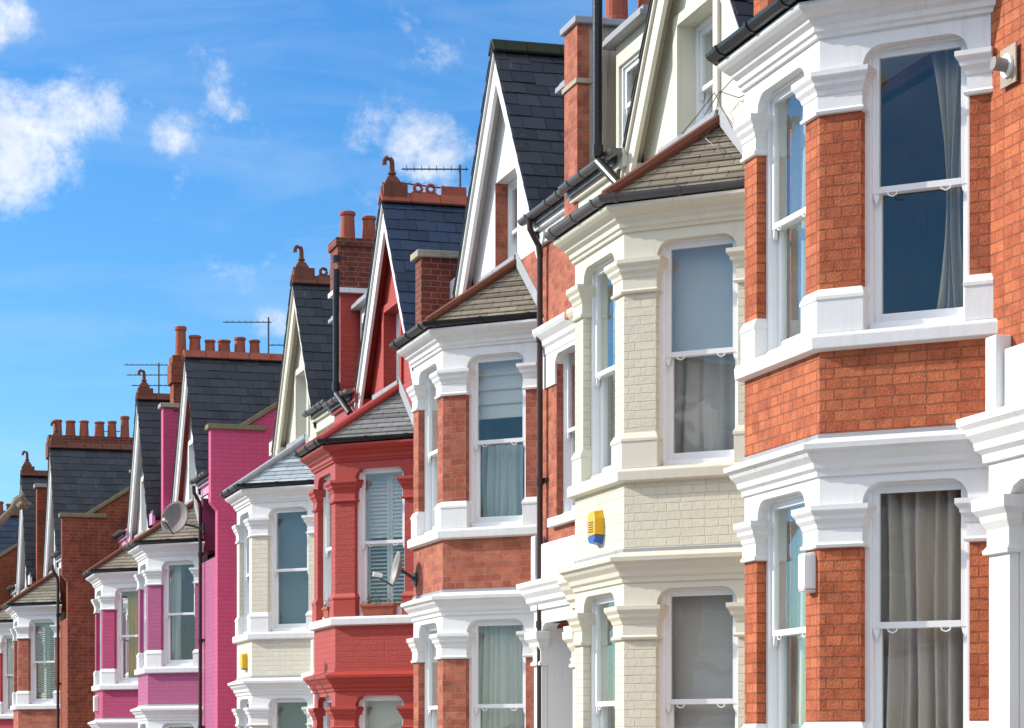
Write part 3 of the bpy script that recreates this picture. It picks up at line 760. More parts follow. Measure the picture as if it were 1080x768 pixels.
# ------------------------------------------------------------------ the terrace
HS = {}
HS['A'] = house('A', (6.80, 16.09), -1.68, -1, dict(label='nearest orange brick house with white painted trim and porch at the right edge', wall='brick_orange', trim='white', party='brick_orange', partyw=.13, strq=.72, near=True, gable='cream', qd=3.5))
HS['B'] = house('B', (6.86, 20.62), -2.13, 1, dict(label='cream painted house with yellow alarm box and steep cream gable', wall='cream_brick', trim='cream', gable='cream', barge='ivory', near=True, qd=3.45, fascia='cream', gutter='grey_gutter',
      stack=dict(mat='brick_red', mat2='render_grey', z=9.72, w0=.06, w1=-.07, w2=-1.35, pots=[(-.45, .6), (-.8, .55), (-1.1, .6)]), dormmat='cream', cables=True, soil=(1.85, .3, 7.95, 11.2)))
HS['C'] = house('C', (7.00, 27.68), -2.05, -1, dict(label='red brick house with white gable and brown downpipe between the cream and red houses', wall='brick_red', trim='white', gable='white', gjamb='brick_red', gsurround=False, party='brick_dark', near=True, qd=3.45, pipe='brown_pipe', ridge='moss'))
HS['D'] = house('D', (6.74, 32.55), -2.82, 1, dict(label='house painted red all over with a red gable and white sills', wall='red_painted_brick', trim='red_paint', sill='white', gable='red_painted_brick', barge='white', soffit='red_paint', finial=True, crest=True, ridge='terracotta', bayroof='tile_grey', slates='slate_piece_blue', hip='red_paint', qd=3.38, dormmat='white', near=True, fascia='red_paint', soil=(2.2, .26, 8.05, 9.85)))
HS['E'] = house('E', (6.77, 39.3), -2.72, -1, dict(label='pale cream house with white trim beside the pink end wall', wall='cream_brick_warm', trim='white', gable='cream', barge='cream', finial=True, crest=True, bayroof='slate_grey', hip='lead', qd=3.35,
      stack=dict(mat='red_painted_brick', corbel='brick_dark', z=10.4, w0=.04, w1=-1.0, coping=False, pots=[(-.12, .46), (-.45, .42)]), fascia='cream'))
HS['F'] = house('F', (6.05, 46.6), -3.05, -1, dict(plain=True, dormer=False, label='lilac pink house with tall bare pink end wall and dark downpipe', wall='lilac_brick', bay='lilac_brick', trim='white', gable='white', soffit='red_paint', barge='white', flankwall='pink_flank_brick', flank='pink_flank_brick', qd=3.4, qp=2.3, pipe='brown_pipe', pipetop=7.9, party='pink_flank_brick', partyz=9.9, partyw=.2, finial=False, ridge='terracotta', apex=10.65,
      pstack=dict(mat='brick_stock', z=10.95, w0=.0, w1=-2.6, pots=[(-.18, .60), (-.47, .44), (-.77, .38), (-1.06, .40), (-1.38, .45), (-1.68, .42)]), fascia='pink_paint'))
HS['G'] = house('G', (5.75, 51.5), -3.25, 1, dict(label='deep magenta house with white window trim beyond the lilac house', wall='magenta_brick', bay='magenta_brick', trim='white', gable='white', finial=True, fascia='pink_paint', apex=10.7, qd=3.4))
HS['H'] = house('H', (4.60, 58.8), -3.55, -1, dict(plain=True, dormer=False, label='brick house with bare dark red brick end wall and white bay', wall='brick_stock', bay='brick_red', trim='white', gable='white', flankwall='brick_flank', flank='brick_flank', finial=True, party='brick_stock', partyz=10.0, partyw=.2, pipe='brown_pipe', pipetop=7.8, apex=10.8, qd=3.4,
      pstack=dict(mat='brick_dark', z=11.3, w0=-.1, w1=-2.6, pots=[(-.32, .40), (-.64, .40), (-.97, .41), (-1.35, .42), (-1.66, .42), (-1.98, .58)])))
HS['I'] = house('I', (4.30, 63.5), -3.72, 1, dict(label='house with crimson painted piers at the left edge', wall='brick_stock', bay='crimson_brick', trim='white', gable='white', finial=True, apex=10.8, qd=3.4))
HS['J'] = house('J', (2.6, 70.6), -4.2, -1, dict(plain=True, dormer=False, label='farthest house with white painted end wall under a blue slate roof', wall='brick_stock', trim='white', gable='white', flankwall='brick_stock', flank='brick_stock', flankpaint=[(-1, 7.2, 'white_brick')], apex=10.9, qd=3.4, slates='slate_piece_blue',
      pstack=dict(mat='brick_red', z=11.0, w0=-.5, w1=-3.6, pots=[(-1.75, .44), (-2.05, .42), (-2.35, .44), (-2.65, .46)])))

# ------------------------------------------------------------------ ground
SL = -.0438
def gz(y): return -2.45+SL*(y-16.8)
def sheet(name, x0, x1, dz, mat, y0=-120, y1=400, n=1):
    m = MB(); ys = [y0+(y1-y0)*i/n for i in range(n+1)]
    v0 = [m.P(x0, y, gz(y)+dz) for y in ys]; v1 = [m.P(x1, y, gz(y)+dz) for y in ys]
    for i in range(n): m.f.append([v0[i], v1[i], v1[i+1], v0[i+1]])
    return tag(m.build(name, mat), kind='structure')
paint('asphalt', (.05, .05, .052), rough=.9, dirt=.5, dirtcol=(.08, .08, .08), scale=2, bump=.4)
paint('paving', (.36, .34, .31), rough=.9, dirt=.5, dirtcol=(.15, .14, .13), scale=2, bump=.3)
paint('path_tiles', (.34, .30, .26), rough=.9, dirt=.5, dirtcol=(.2, .17, .14), scale=2, bump=.3)
paint('earth', (.10, .085, .05), rough=1, dirt=.6, dirtcol=(.05, .06, .03), scale=1, bump=.4)
paint('kerbstone', (.33, .32, .30), rough=.9)
m = MB()
v = [m.P(-700, -300, gz(-300)-.3), m.P(700, -300, gz(-300)-.3), m.P(700, 900, gz(900)-.3), m.P(-700, 900, gz(900)-.3)]; m.f.append(v)
tag(m.build('ground', 'earth'), kind='structure')
sheet('far_pavement', -9.2, -6.5, 0, 'paving')
sheet('far_front_path', -16, -9.2, .02, 'path_tiles')
sheet('road', -6.5, 1.2, -.12, 'asphalt')
sheet('pavement', 1.35, 4.0, 0, 'paving')
sheet('front_path', 4.0, 9.0, .02, 'path_tiles')
k = MB()
ys = [-120, 400]
k.solid([(1.2, -120, gz(-120)-.25), (1.35, -120, gz(-120)-.25), (1.35, -120, gz(-120)+.004), (1.2, -120, gz(-120)+.004)], [(1.2, 400, gz(400)-.25), (1.35, 400, gz(400)-.25), (1.35, 400, gz(400)+.004), (1.2, 400, gz(400)+.004)])
tag(k.build('kerb', 'kerbstone'), kind='structure')


# ------------------------------------------------------------------ things hung in the windows
def place(mb, hi, name, mat, label, cat, group=None, smooth=False, bevel=0):
    o = mb.build(name, mat, None, smooth=smooth, bevel=bevel, flip=hi['flip'])
    vs = o.data.vertices
    c = [(min(v.co[i] for v in vs)+max(v.co[i] for v in vs))/2 for i in range(3)]; c[2] = min(v.co[2] for v in vs)
    for v in vs: v.co = (v.co[0]-c[0], v.co[1]-c[1], v.co[2]-c[2])
    o.location = (hi['wx']-c[1], hi['yc']+c[0], hi['zb']+c[2]); o.rotation_euler = (0, 0, R(90))
    return tag(o, label, cat, group)
def face_of(hi, which):      # 'cant' = the bay side towards the camera, 'front', or 'gable'
    if which == 'front': return FACES[1]
    if which == 'gable': return ((0, -.12), (1, 0), (0, 1), .43, .43, 0)
    return FACES[2 if hi['flip'] < 0 else 0]
def opening(hi, which):
    f = face_of(hi, which)
    if which == 'gable': return f[:3], -.48+.12*hi['flip'], .48+.12*hi['flip']
    return f[:3], f[4], f[3]-f[5]
ZO = {1: (4.60, 6.55), 0: (4.60-ZG, 6.55-ZG)}
def pleats(hi, which, st, mat, label, f0=0., f1=1., zb=0., zt=1., amp=.035, cyc=7, gather=0., dep=-.30, seed=1):
    fr, a, b = opening(hi, which); z0, z1 = (7.75, 8.93) if which == 'gable' else ZO[st]
    hf = z1-z0; z0, z1 = z0+hf*zb-.03, z0+hf*zt
    if which != 'gable' and which == 'cant' and hi['flip'] > 0: f0, f1 = 1-f1, 1-f0
    rnd = random.Random(seed); n = 90; rows = 9
    m = MB().face(*fr); ph = [rnd.uniform(0, 6.28) for _ in range(5)]
    idx = []
    for r in range(rows+1):
        t = r/rows; row = []
        for i in range(n+1):
            u = i/n; x = a+(b-a)*(f0+(f1-f0)*u)
            gx = gather*math.sin(math.pi*t)*(u-.5)*(b-a)
            y = amp*(math.sin(2*math.pi*cyc*u+ph[0]+.5*math.sin(3*t+ph[3]))+.5*math.sin(2*math.pi*cyc*.53*u+ph[1]+1.2*t)+.3*math.sin(2*math.pi*cyc*1.7*u+ph[2]-.8*t))*(.55+.45*(1-t))
            row.append((x-gx+.01*math.sin(5*t+ph[4]+7*u), dep+y, z0+(z1-z0)*t))
        idx.append(row)
    F = [[m.P(*q) for q in row] for row in idx]; B = [[m.P(q[0], q[1]-.006, q[2]) for q in row] for row in idx]
    for r in range(rows):
        for i in range(n):
            m.f.append([F[r][i], F[r][i+1], F[r+1][i+1], F[r+1][i]]); m.f.append([B[r][i], B[r+1][i], B[r+1][i+1], B[r][i+1]])
    for r in range(rows):
        for i in (0, n): m.f.append([F[r][i], F[r+1][i], B[r+1][i], B[r][i]])
    for i in range(n):
        for r in (0, rows): m.f.append([F[r][i], F[r][i+1], B[r][i+1], B[r][i]])
    return place(m, hi, 'curtain', mat, label, 'curtain', 'curtains and blinds in the windows', smooth=True)
def blind(hi, which, st, mat, label, zb=.5, kind='roller', dep=-.28, f0=0., f1=1., ztop=1.):
    fr, a, b = opening(hi, which); z0, z1 = ZO[st]; hf = z1-z0
    z0, z1 = z0+hf*zb, z0+hf*ztop
    m = MB().face(*fr); a += .03; b -= .03
    if kind == 'roller':
        m.box(a, b, dep-.003, dep, z0, z1); m.box(a-.002, b+.002, dep-.012, dep+.012, z0-.03, z0)
    elif kind == 'roman':
        k = 4; h = (z1-z0)/k
        for i in range(k): m.prism_bc([(dep, z0+h*i), (dep+.035, z0+h*i-.02), (dep+.04, z0+h*i+.0), (dep+.006, z0+h*(i+1)), (dep, z0+h*(i+1))], a, b)
    elif kind == 'slats':
        n = int((z1-z0)/.05)
        for i in range(n):
            z = z0+i*.05; m.prism_bc([(dep-.018, z), (dep+.018, z+.022), (dep+.018, z+.026), (dep-.018, z+.004)], a, b)
        m.box(a, b, dep-.02, dep+.02, z1-.05, z1)
    elif kind == 'shutter':
        mid = (a+b)/2
        for x0, x1 in ((a, mid-.004), (mid+.004, b)):
            m.box(x0, x0+.04, dep-.015, dep+.015, z0, z1); m.box(x1-.04, x1, dep-.015, dep+.015, z0, z1)
            for zz in (z0, (z0+z1)/2-.03, z1-.06): m.box(x0+.04, x1-.04, dep-.015, dep+.015, zz, zz+.06)
            z = z0+.07
            while z < z1-.09:
                up = z > (z0+z1)/2-.04
                if abs(z-(z0+z1)/2) > .06:
                    if up: m.prism_bc([(dep-.012, z+.05), (dep+.012, z), (dep+.012, z+.006), (dep-.012, z+.056)], x0+.04, x1-.04)
                    else: m.prism_bc([(dep-.022, z+.018), (dep+.022, z), (dep+.022, z+.007), (dep-.022, z+.025)], x0+.04, x1-.04)
                z += .052
    nm = 'shutter' if kind == 'shutter' else 'blind'
    return place(m, hi, nm, mat, label, 'shutters' if kind == 'shutter' else 'blind', 'curtains and blinds in the windows')
A, B, C, D, E, F, G, H, I, J = (HS[k] for k in 'ABCDEFGHIJ')
pleats(A, 'cant', 0, 'curtain_taupe', 'heavy taupe pleated curtain filling the big lower window of the nearest brick house', cyc=7, amp=.075, seed=3)
pleats(A, 'cant', 1, 'curtain_cream', 'single cream curtain gathered to the right in the nearest upper window', f0=.50, f1=.93, cyc=4, amp=.05, gather=.3, seed=5)
pleats(A, 'front', 1, 'curtain_sage', 'pale green curtain in the narrow upper front window of the nearest brick house', cyc=9, seed=6)
pleats(A, 'front', 0, 'curtain_sage', 'pale green curtain in the narrow lower front window of the nearest brick house', cyc=9, seed=7)
blind(B, 'cant', 1, 'blind_blue', 'pale blue roller blind half down in the upper window of the cream house', zb=.52)
pleats(B, 'cant', 1, 'blind_grey', 'grey net curtain below the blue blind in the cream house', zb=0, zt=.56, cyc=5, amp=.02, seed=8, dep=-.36)
blind(B, 'cant', 0, 'blind_grey', 'grey roller blind in the lower window of the cream house', zb=.4)
pleats(B, 'cant', 0, 'blind_grey', 'grey net curtain behind the lower blind of the cream house', zb=0, zt=.45, cyc=5, amp=.02, seed=9, dep=-.36)
pleats(B, 'front', 1, 'curtain_sage', 'green tinted net in the upper front window of the cream house', cyc=8, amp=.02, seed=10)
pleats(B, 'front', 0, 'curtain_sage', 'green tinted net in the lower front window of the cream house', cyc=8, amp=.02, seed=11)
pleats(B, 'gable', 1, 'curtain_sage', 'pale net curtain in the attic window of the cream gable', cyc=5, amp=.02, seed=12, dep=-.37)
blind(C, 'cant', 1, 'blind_white', 'white folded blind at the top of the upper window between downpipe and red house', zb=.66, kind='roman')
pleats(C, 'cant', 1, 'curtain_sage', 'pale curtain drawn left below the white folded blind', f0=.02, f1=.72, zt=.5, cyc=6, amp=.03, seed=13, dep=-.36)
pleats(C, 'cant', 0, 'curtain_white', 'white pleated net curtain in the lower window beside the brown downpipe', cyc=11, amp=.025, seed=14)
pleats(C, 'front', 1, 'curtain_white', 'white net in the upper front window of the red brick house with downpipe', cyc=9, amp=.02, seed=15)
pleats(C, 'front', 0, 'curtain_white', 'white net in the lower front window of the red brick house with downpipe', cyc=9, amp=.02, seed=16)
blind(D, 'cant', 1, 'blind_white', 'white louvred shutters in the upper window of the red painted house', zb=0, kind='shutter')
blind(D, 'cant', 0, 'blind_grey', 'grey blind in the lower window of the red painted house', zb=.0)
blind(D, 'front', 1, 'blind_white', 'white louvred shutters in the upper front window of the red painted house', zb=0, kind='shutter')
blind(E, 'cant', 1, 'blind_navy', 'dark blue blind filling the upper window of the white trimmed cream house', zb=.02)
blind(E, 'cant', 0, 'blind_navy', 'dark blue blind in the lower window of the pale cream house by the pink wall', zb=.0)
pleats(F, 'cant', 1, 'curtain_white', 'white curtain drawn to the left in the upper lilac house window', f0=.0, f1=.3, cyc=4, seed=18)
pleats(G, 'cant', 1, 'curtain_gold', 'golden yellow curtain in the upper window of the magenta house', f0=.15, f1=.85, cyc=6, amp=.04, seed=19)
blind(H, 'cant', 1, 'blind_white', 'white slatted blind in the upper window beside the bare brick wall', zb=0, kind='slats')

# ------------------------------------------------------------------ boxes, dishes, aerials and pots
def alarm(hi, q, z, w, hgt, wid, mat, base, label, hexa=False):
    r = empty('alarm_box', (hi['wx']-w, hi['yc']+q*hi['flip'], hi['zb']+z), R(90), label, 'alarm box', 'burglar alarm boxes on the house fronts')
    h2, w2 = hgt/2, wid/2
    if hexa:
        pts = [(-w2, -h2*.5), (-w2*.6, -h2), (w2*.6, -h2), (w2, -h2*.5), (w2, h2*.5), (w2*.6, h2), (-w2*.6, h2), (-w2, h2*.5)]
        up = [p for p in pts]
    else: pts = [(-w2, -h2*.85), (-w2*.75, -h2), (w2*.75, -h2), (w2, -h2*.85), (w2, h2*.85), (w2*.75, h2), (-w2*.75, h2), (-w2, h2*.85)]
    cut = -h2*.5 if hexa else -h2*.84
    m = MB().solid([(x, 0, max(z_, cut)) for x, z_ in pts], [(x*.86, .085, max(z_*.9, cut)) for x, z_ in pts]); m.f = m.f
    m.build('cover', mat, r, bevel=.006)
    m = MB().solid([(x, 0, min(z_, cut-.003)) for x, z_ in pts], [(x*.86, .082, min(z_*.9, cut-.003)) for x, z_ in pts]).build('base', base, r)
    if hexa:
        for k in range(5): MB().box(-w2*.5, w2*.5, .0852, .089, -h2*.3+k*h2*.14, -h2*.3+k*h2*.14+.008).build('slot', 'plastic_dark', r)
    return r
alarm(B, -.03, 4.14, K, .31, .27, 'alarm_yellow', 'alarm_blue', 'yellow many sided alarm box with blue base on the cream bay', True)
alarm(A, H_-.13, 2.93, K, .29, .14, 'plastic_white', 'plastic_white', 'white alarm box on the lower pier of the nearest brick bay')
alarm(E, .2, 4.14, K, .28, .24, 'alarm_yellow', 'alarm_blue', 'small yellow alarm box with blue base beside the pink wall')
alarm(G, .2, 4.20, K, .38, .24, 'plastic_white', 'alarm_orange', 'white alarm box with orange base on the magenta bay')

def dish(pos, nrm, dia, mount, label, mat):
    r = empty('satellite_dish', mount, 0, label, 'satellite dish', 'satellite dishes')
    n = Vector(nrm).normalized(); x = n.cross(Vector((0, 0, 1))).normalized(); y = x.cross(n)
    c = Vector(pos)-Vector(mount)
    m = MB(); rings = []; K_ = 28
    for lay in (0, 1):
        for i in range(0, 7):
            rr = dia/2*i/6 if i else .004; d = .16*dia*((i/6)**2)-.012*lay
            rings.append((lay, [m.P(*(c+n*d+x*rr*.93*math.cos(2*math.pi*k/K_)+y*rr*1.05*math.sin(2*math.pi*k/K_))) for k in range(K_)]))
    top = [q for l, q in rings if l == 0]; bot = [q for l, q in rings if l == 1][::-1]
    seq = top+bot
    m.f.append(seq[0][::-1]); m.f.append(seq[-1])
    for r0, r1 in zip(seq, seq[1:]):
        for k in range(K_): m.f.append([r0[k], r0[(k+1) % K_], r1[(k+1) % K_], r1[k]])
    m.build('reflector', mat, r, smooth=True, flip=1)
    fpt = c+n*dia*.62-y*dia*.28
    MB().tube([c-y*dia*.5+n*.04, fpt-y*.02], .012, 8).build('feed_arm', 'aerial_metal', r, flip=1)
    MB().tube([fpt+n*.05, fpt-n*.06], .03, 10).build('receiver', 'plastic_white', r, flip=1)
    MB().tube([c-n*.02, c-n*.1-y*.03, (c-n*.1)*.45+Vector((0, 0, -.02)), (0, 0, -.02), (0, 0, 0)], .02, 8).box(-.02, .015, -.07, .07, -.08, .08).build('bracket', 'plastic_dark', r, flip=1)
    return r
dish((6.80, 29.0, 2.16), (-.97, .03, .2), .42, (6.995, 29.0, 2.05), 'grey satellite dish on the brick bay in front of the red house', 'dish_grey')
dish((6.42, 45.3, 4.22), (-.62, -.72, .3), .62, (6.86, 45.0, 4.05), 'mottled grey satellite dish above the lilac bay roof', 'dish_mottled')

def yagi(base, h, booms, label):
    r = empty('television_aerial', base, 0, label, 'aerial', 'television aerials on the roofs')
    MB().tube([(0, 0, 0), (0, 0, h)], .018, 8).build('mast', 'aerial_metal', r)
    for (z, ln, back, ang, n, el_) in booms:
        d = Vector((math.cos(ang), math.sin(ang), 0)); p = Vector((-d.y, d.x, 0))
        m = MB().tube([d*back+Vector((0, 0, z)), d*(back-ln)+Vector((0, 0, z))], .011, 6)
        for k in range(n):
            c = d*(back-ln*(k+.3)/n)+Vector((0, 0, z+.008)); m.tube([c-p*el_, c+p*el_], .005, 5)
        m.build('boom', 'aerial_metal', r)
    return r
a0 = R(-15)
yagi((8.85, 34.0, 6.9), 1.42, [(1.36, .95, .12, a0, 9, .16), (1.06, 1.0, .0, a0+.5, 10, .12)], 'double boom television aerial behind the red house ridge')
yagi((8.6, 48.0, 7.0), 1.5, [(1.4, .95, .06, a0, 8, .14), (.95, .5, .5, a0, 4, .12), (.7, .5, .5, a0, 4, .12)], 'television aerial above the lilac house chimney pots')
yagi((7.25, 54.0, 5.6), 2.85, [(2.8, .95, .2, a0, 9, .12), (2.58, .9, .2, a0, 8, .12), (2.35, .9, .3, a0, 8, .12)], 'tall triple boom aerial beside the magenta house chimney')
yagi((6.9, 62.2, 7.2), .8, [(.75, .5, .5, a0, 5, .1)], 'small aerial among the chimney pots of the brick house')

def trough(hi, which, s, ln, label, seed):
    o, t, n = face_of(hi, which)[:3]; fl = hi['flip']
    c = (o[0]+t[0]*s-n[0]*.01, o[1]+t[1]*s-n[1]*.01)
    r = empty('flower_box', (hi['wx']-c[1], hi['yc']+c[0]*fl, hi['zb']+4.602), R(90)+math.atan2(t[1], t[0]*fl), label, 'flower box', 'terracotta flower boxes on the sill')
    MB().loft([(-ln/2, -.055), (ln/2, -.055), (ln/2, .055), (-ln/2, .055)], [(-.012, 0), (0, .11), (.014, .112), (.014, .15), (-.006, .152)]).build('pot', 'terracotta', r, bevel=.005, flip=1)
    rnd = random.Random(seed); lm = MB(); pm = MB()
    for k in range(70):
        x, y, z = rnd.uniform(-ln/2, ln/2), rnd.uniform(-.06, .06), .15+abs(rnd.gauss(0, .06)); s_ = rnd.uniform(.015, .03); a = rnd.uniform(0, 6.28)
        tgt = lm if k % 4 else pm
        dx, dy, dz = s_*math.cos(a), s_*math.sin(a), rnd.uniform(-.01, .02)
        tgt.solid([(x, y, z), (x+dx-dy*.4, y+dy+dx*.4, z+dz), (x+2*dx, y+2*dy, z+dz*1.5), (x+dx+dy*.4, y+dy-dx*.4, z+dz)], [(x, y, z+.003), (x+dx-dy*.4, y+dy+dx*.4, z+dz+.003), (x+2*dx, y+2*dy, z+dz*1.5+.003), (x+dx+dy*.4, y+dy-dx*.4, z+dz+.003)])
    lm.build('foliage', 'leaf_green', r, flip=1); pm.build('flowers', 'petal_pink', r, flip=1)
    return r
trough(D, 'cant', .66 if D['flip'] < 0 else .55, .5, 'terracotta flower box with pink blooms on the sill beside the dish', 1)
trough(D, 'front', .45, .34, 'short terracotta flower box on the front sill of the red house', 2)

# the other side of the street: what the near windows reflect
def copy_tree(o, parent=None):
    c = o.copy(); COL.objects.link(c)
    if parent: c.parent = parent; c.matrix_parent_inverse = o.matrix_parent_inverse
    for ch in list(o.children): copy_tree(ch, c)
    return c
for i, (src, y, lab) in enumerate((('A', 3.0, 'brick house across the street reflected in the nearest upper window'), ('C', 8.9, 'red brick house across the street with a white gable reflected beside the porch one'), ('E', 15.0, 'cream house across the street reflected in the cream bay windows'))):
    c = copy_tree(HS[src]['root']); c.location = (-14.5, y, -2.6-.04*y); c.rotation_euler = (0, 0, R(-90)); c['label'] = lab; c['group'] = 'houses across the street'
# round flue on the nearest house wall
r = empty('wall_flue', (7.66, 14.9, 4.55), R(90), 'round white flue on a plaster patch of the nearest brick wall', 'flue')
MB().box(-.11, .11, 0, .012, -.13, .13).build('plaster_patch', 'render_grey', r, flip=1)
MB().tube([(0, .01, 0), (0, .12, .01)], .045, 16).build('pipe', 'dish_grey', r, flip=1)
MB().tube([(0, .012, 0), (0, .03, 0)], .08, 18).build('collar', 'plastic_white', r, flip=1)

# ------------------------------------------------------------------ pollarded street tree at the left edge
tx, ty = 1.9, 35.8
tb = gz(ty)
r = empty('pollard_tree', (tx, ty, tb), 0, 'pollarded bare tree with a knobbly branch end at the left edge', 'tree')
rnd = random.Random(4)
def limb(pts, rad): return MB().tube(pts, rad, 12)
top = 3.3+1.0
tm = limb([(0, 0, -.2), (.02, .01, .6), (-.03, 0, 2.0), (.03, .03, 4.2), (.05, 0, 6.45)], [.24, .19, .16, .15, .13]).build('trunk', 'bark', r, flip=1)
ends = [(.9, -.15, 3.5-tb), (-.9, .3, 3.7-tb), (-.1, 1.0, 3.8-tb), (-.3, -.9, 3.7-tb), (-.6, -.5, 4.0-tb)]
for i, e in enumerate(ends):
    e = Vector(e); s0 = Vector((.03, .02, 6.15+.05*i))
    mid = s0.lerp(e, .55)+Vector((0, 0, -.12))
    d = (e-mid).normalized()
    m = limb([s0, s0.lerp(mid, .5)+Vector((0, 0, -.06)), mid, e-d*.12, e-d*.06, e, e+d*.07, e+d*.12], [.085, .07, .055, .05, .085, .105, .09, .04])
    for k in range(14):
        dv = Vector((rnd.gauss(0, 1), rnd.gauss(0, 1), rnd.gauss(0, 1)))+d*.8; dv.normalize()
        ln = rnd.uniform(.1, .19); p0 = e+dv*.06
        m.tube([p0, e+dv*ln*.7, e+dv*ln], [.05, .032, .018], 7)
    m.build('branch', 'bark', r, flip=1)

# ------------------------------------------------------------------ sun, sky, camera
SUNH = Vector((-.845, .535)).normalized(); EL = R(28)
sd = Vector((SUNH.x*math.cos(EL), SUNH.y*math.cos(EL), math.sin(EL)))
sl = bpy.data.lights.new('sun', 'SUN'); sl.energy = 4.0; sl.angle = R(.53); sl.color = (1, .94, .85)
so = bpy.data.objects.new('sun', sl); COL.objects.link(so); so.rotation_euler = sd.to_track_quat('Z', 'Y').to_euler(); so.location = (-20, 20, 30)
w = bpy.data.worlds.new('World'); scene.world = w; w.use_nodes = True
nt = w.node_tree; nt.nodes.clear()
out = N(nt, 'ShaderNodeOutputWorld'); bg = N(nt, 'ShaderNodeBackground'); L(nt, bg.outputs[0], out.inputs[0])
sky = N(nt, 'ShaderNodeTexSky', sky_type='NISHITA', sun_disc=False, sun_elevation=EL, sun_rotation=math.atan2(sd.x, sd.y), air_density=1.0, dust_density=.2, ozone_density=3.0)
bg.inputs[1].default_value = .15
tc = N(nt, 'ShaderNodeTexCoord'); sp = N(nt, 'ShaderNodeSeparateXYZ'); L(nt, tc.outputs['Generated'], sp.inputs[0])
def Mth(op, a, b=None, c=None, clamp=False):
    n = N(nt, 'ShaderNodeMath', operation=op); n.use_clamp = clamp
    for i, v in enumerate((a, b, c)):
        if v is None: continue
        if hasattr(v, 'links'): L(nt, v, n.inputs[i])
        else: n.inputs[i].default_value = v
    return n.outputs[0]
az = Mth('MULTIPLY', Mth('ARCTAN2', sp.outputs[0], sp.outputs[1]), 57.2958)
el = Mth('MULTIPLY', Mth('ARCSINE', sp.outputs[2]), 57.2958)
# clouds in azimuth / elevation (degrees)
def cloudfield(blobs, scale, gain, lo, hi):
    cur = None
    for (a, e, ra, re, s) in blobs:
        dx = Mth('DIVIDE', Mth('SUBTRACT', az, a), ra); dy = Mth('DIVIDE', Mth('SUBTRACT', el, e), re)
        r2 = Mth('ADD', Mth('MULTIPLY', dx, dx), Mth('MULTIPLY', dy, dy))
        b = Mth('MULTIPLY', Mth('SUBTRACT', 1, r2), s)
        cur = b if cur is None else Mth('MAXIMUM', cur, b)
    cur = Mth('MAXIMUM', cur, -2.4)
    n = N(nt, 'ShaderNodeTexNoise', i_Scale=scale, i_Detail=14.0, i_Roughness=.66, i_Distortion=.15, i_Lacunarity=2.1)
    mp = N(nt, 'ShaderNodeMapping'); mp.inputs['Scale'].default_value = (1, 1, 1.15); mp.inputs['Location'].default_value = (.37, .11, .23); L(nt, tc.outputs['Generated'], mp.inputs['Vector']); L(nt, mp.outputs[0], n.inputs['Vector'])
    d = Mth('ADD', cur, Mth('MULTIPLY', Mth('SUBTRACT', n.outputs['Fac'], .5), gain))
    mr = N(nt, 'ShaderNodeMapRange', interpolation_type='SMOOTHSTEP'); L(nt, d, mr.inputs[0]); mr.inputs[1].default_value = lo; mr.inputs[2].default_value = hi
    return mr.outputs[0], n.outputs['Fac']
TH = 15.8
def AE(px, py):
    x = math.degrees(math.atan((px-540)/2600)); return (x+TH, math.degrees(math.atan((790-py)/2600*math.cos(math.radians(x)))))
def PX(n): return math.degrees(n/2600)
#--CLOUDS--
blobs = []
for (px, py, rx, ry, s) in ((15, 150, 90, 75, 1.0), (80, 120, 75, 48, .85), (-15, 20, 62, 42, .9), (183, 142, 34, 24, .6), (105, 190, 24, 45, .15), (458, 152, 64, 38, 1.1), (385, 135, 42, 28, .55), (290, 345, 30, 22, .7), (420, 190, 70, 40, .02), (365, 105, 30, 18, .05)):
    a, e = AE(px, py); blobs.append((a, e, PX(rx), PX(ry), s))
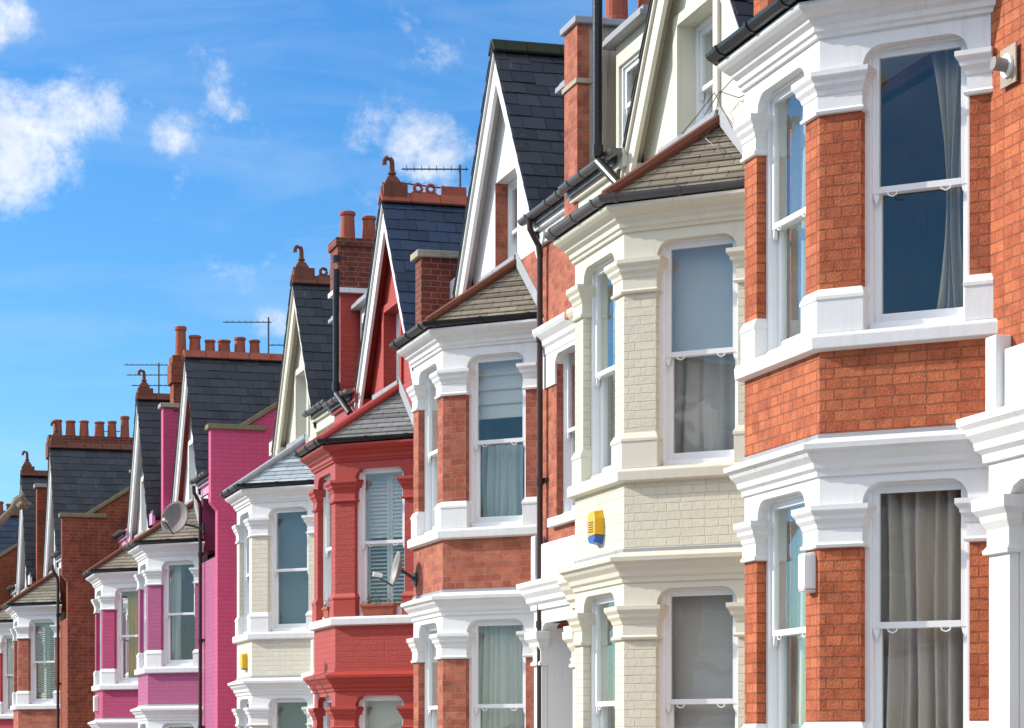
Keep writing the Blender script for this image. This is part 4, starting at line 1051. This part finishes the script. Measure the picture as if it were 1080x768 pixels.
# unused first list of the out-of-view clouds added for fill light
for (a, e, ra, re, s) in ((-75, 30, 32, 22, 1.3), (-125, 32, 40, 26, 1.4), (-165, 30, 30, 24, 1.2), (150, 30, 30, 22, 1.2), (-100, 62, 60, 18, 1.0), (160, 65, 60, 16, 1.0)):
    pass
cf, cn = cloudfield(blobs, 26.0, 4.4, .1, 1.5)
hs = N(nt, 'ShaderNodeHueSaturation'); hs.inputs['Saturation'].default_value = 1.25; hs.inputs['Value'].default_value = 1.0; L(nt, sky.outputs[0], hs.inputs['Color'])
tint = mixc(nt, 1.0, hs.outputs[0], (.50, .70, .84), 'MULTIPLY')
cfa = Mth('MULTIPLY', cf, .9)
nsh = N(nt, 'ShaderNodeTexNoise', i_Scale=30.0, i_Detail=10.0, i_Roughness=.6); L(nt, tc.outputs['Generated'], nsh.inputs['Vector'])
cc = ramp(nt, nsh.outputs['Fac'], [(.34, (3.6, 4.0, 4.6)), (.6, (5.4, 5.45, 5.5))])
fill_clouds = ((-75, 38, 34, 26, 1.6), (-125, 43, 44, 30, 1.7), (-165, 36, 30, 27, 1.5), (150, 30, 30, 22, 1.4), (-100, 65, 70, 22, 1.4), (160, 65, 60, 18, 1.2))  # extra bright clouds out of view, added to raise the fill light
cf2, cn2 = cloudfield(fill_clouds, 7.0, 2.6, .1, 1.0)
cc2 = ramp(nt, cn2, [(.3, (5.8, 6.1, 6.8)), (.7, (10.3, 10.4, 10.7))])
wm = N(nt, 'ShaderNodeMapping'); wm.inputs['Scale'].default_value = (3, 3, 16); wm.inputs['Rotation'].default_value = (.12, .08, 0); L(nt, tc.outputs['Generated'], wm.inputs['Vector'])
wn = N(nt, 'ShaderNodeTexNoise', i_Scale=2.2, i_Detail=9.0, i_Roughness=.6, i_Distortion=.6); L(nt, wm.outputs[0], wn.inputs['Vector'])
wr = ramp(nt, wn.outputs['Fac'], [(.45, (0, 0, 0)), (.78, (.2, .2, .2))])
tint = mixc(nt, wr.outputs[0], tint, (4.4, 4.8, 5.2))
fin = mixc(nt, cfa, tint, cc.outputs[0])
fin = mixc(nt, Mth('MULTIPLY', cf2, .95), fin, cc2.outputs[0])
L(nt, fin, bg.inputs[0])

cam = bpy.data.cameras.new('camera'); co = bpy.data.objects.new('camera', cam); COL.objects.link(co)
co.location = (0, 0, 0); co.rotation_euler = (R(90), 0, -R(TH))
cam.sensor_fit = 'HORIZONTAL'; cam.sensor_width = 36; cam.lens = 36*2600/1080; cam.shift_y = (790-384)/1080
cam.clip_end = 3000; cam.clip_start = .1
scene.camera = co
scene.view_settings.view_transform = 'Standard'; scene.view_settings.look = 'None'; scene.view_settings.exposure = .45; scene.view_settings.gamma = 1
scene.render.engine = 'CYCLES'
scene.cycles.transparent_max_bounces = 16
scene.render.resolution_x = 1024; scene.render.resolution_y = 728
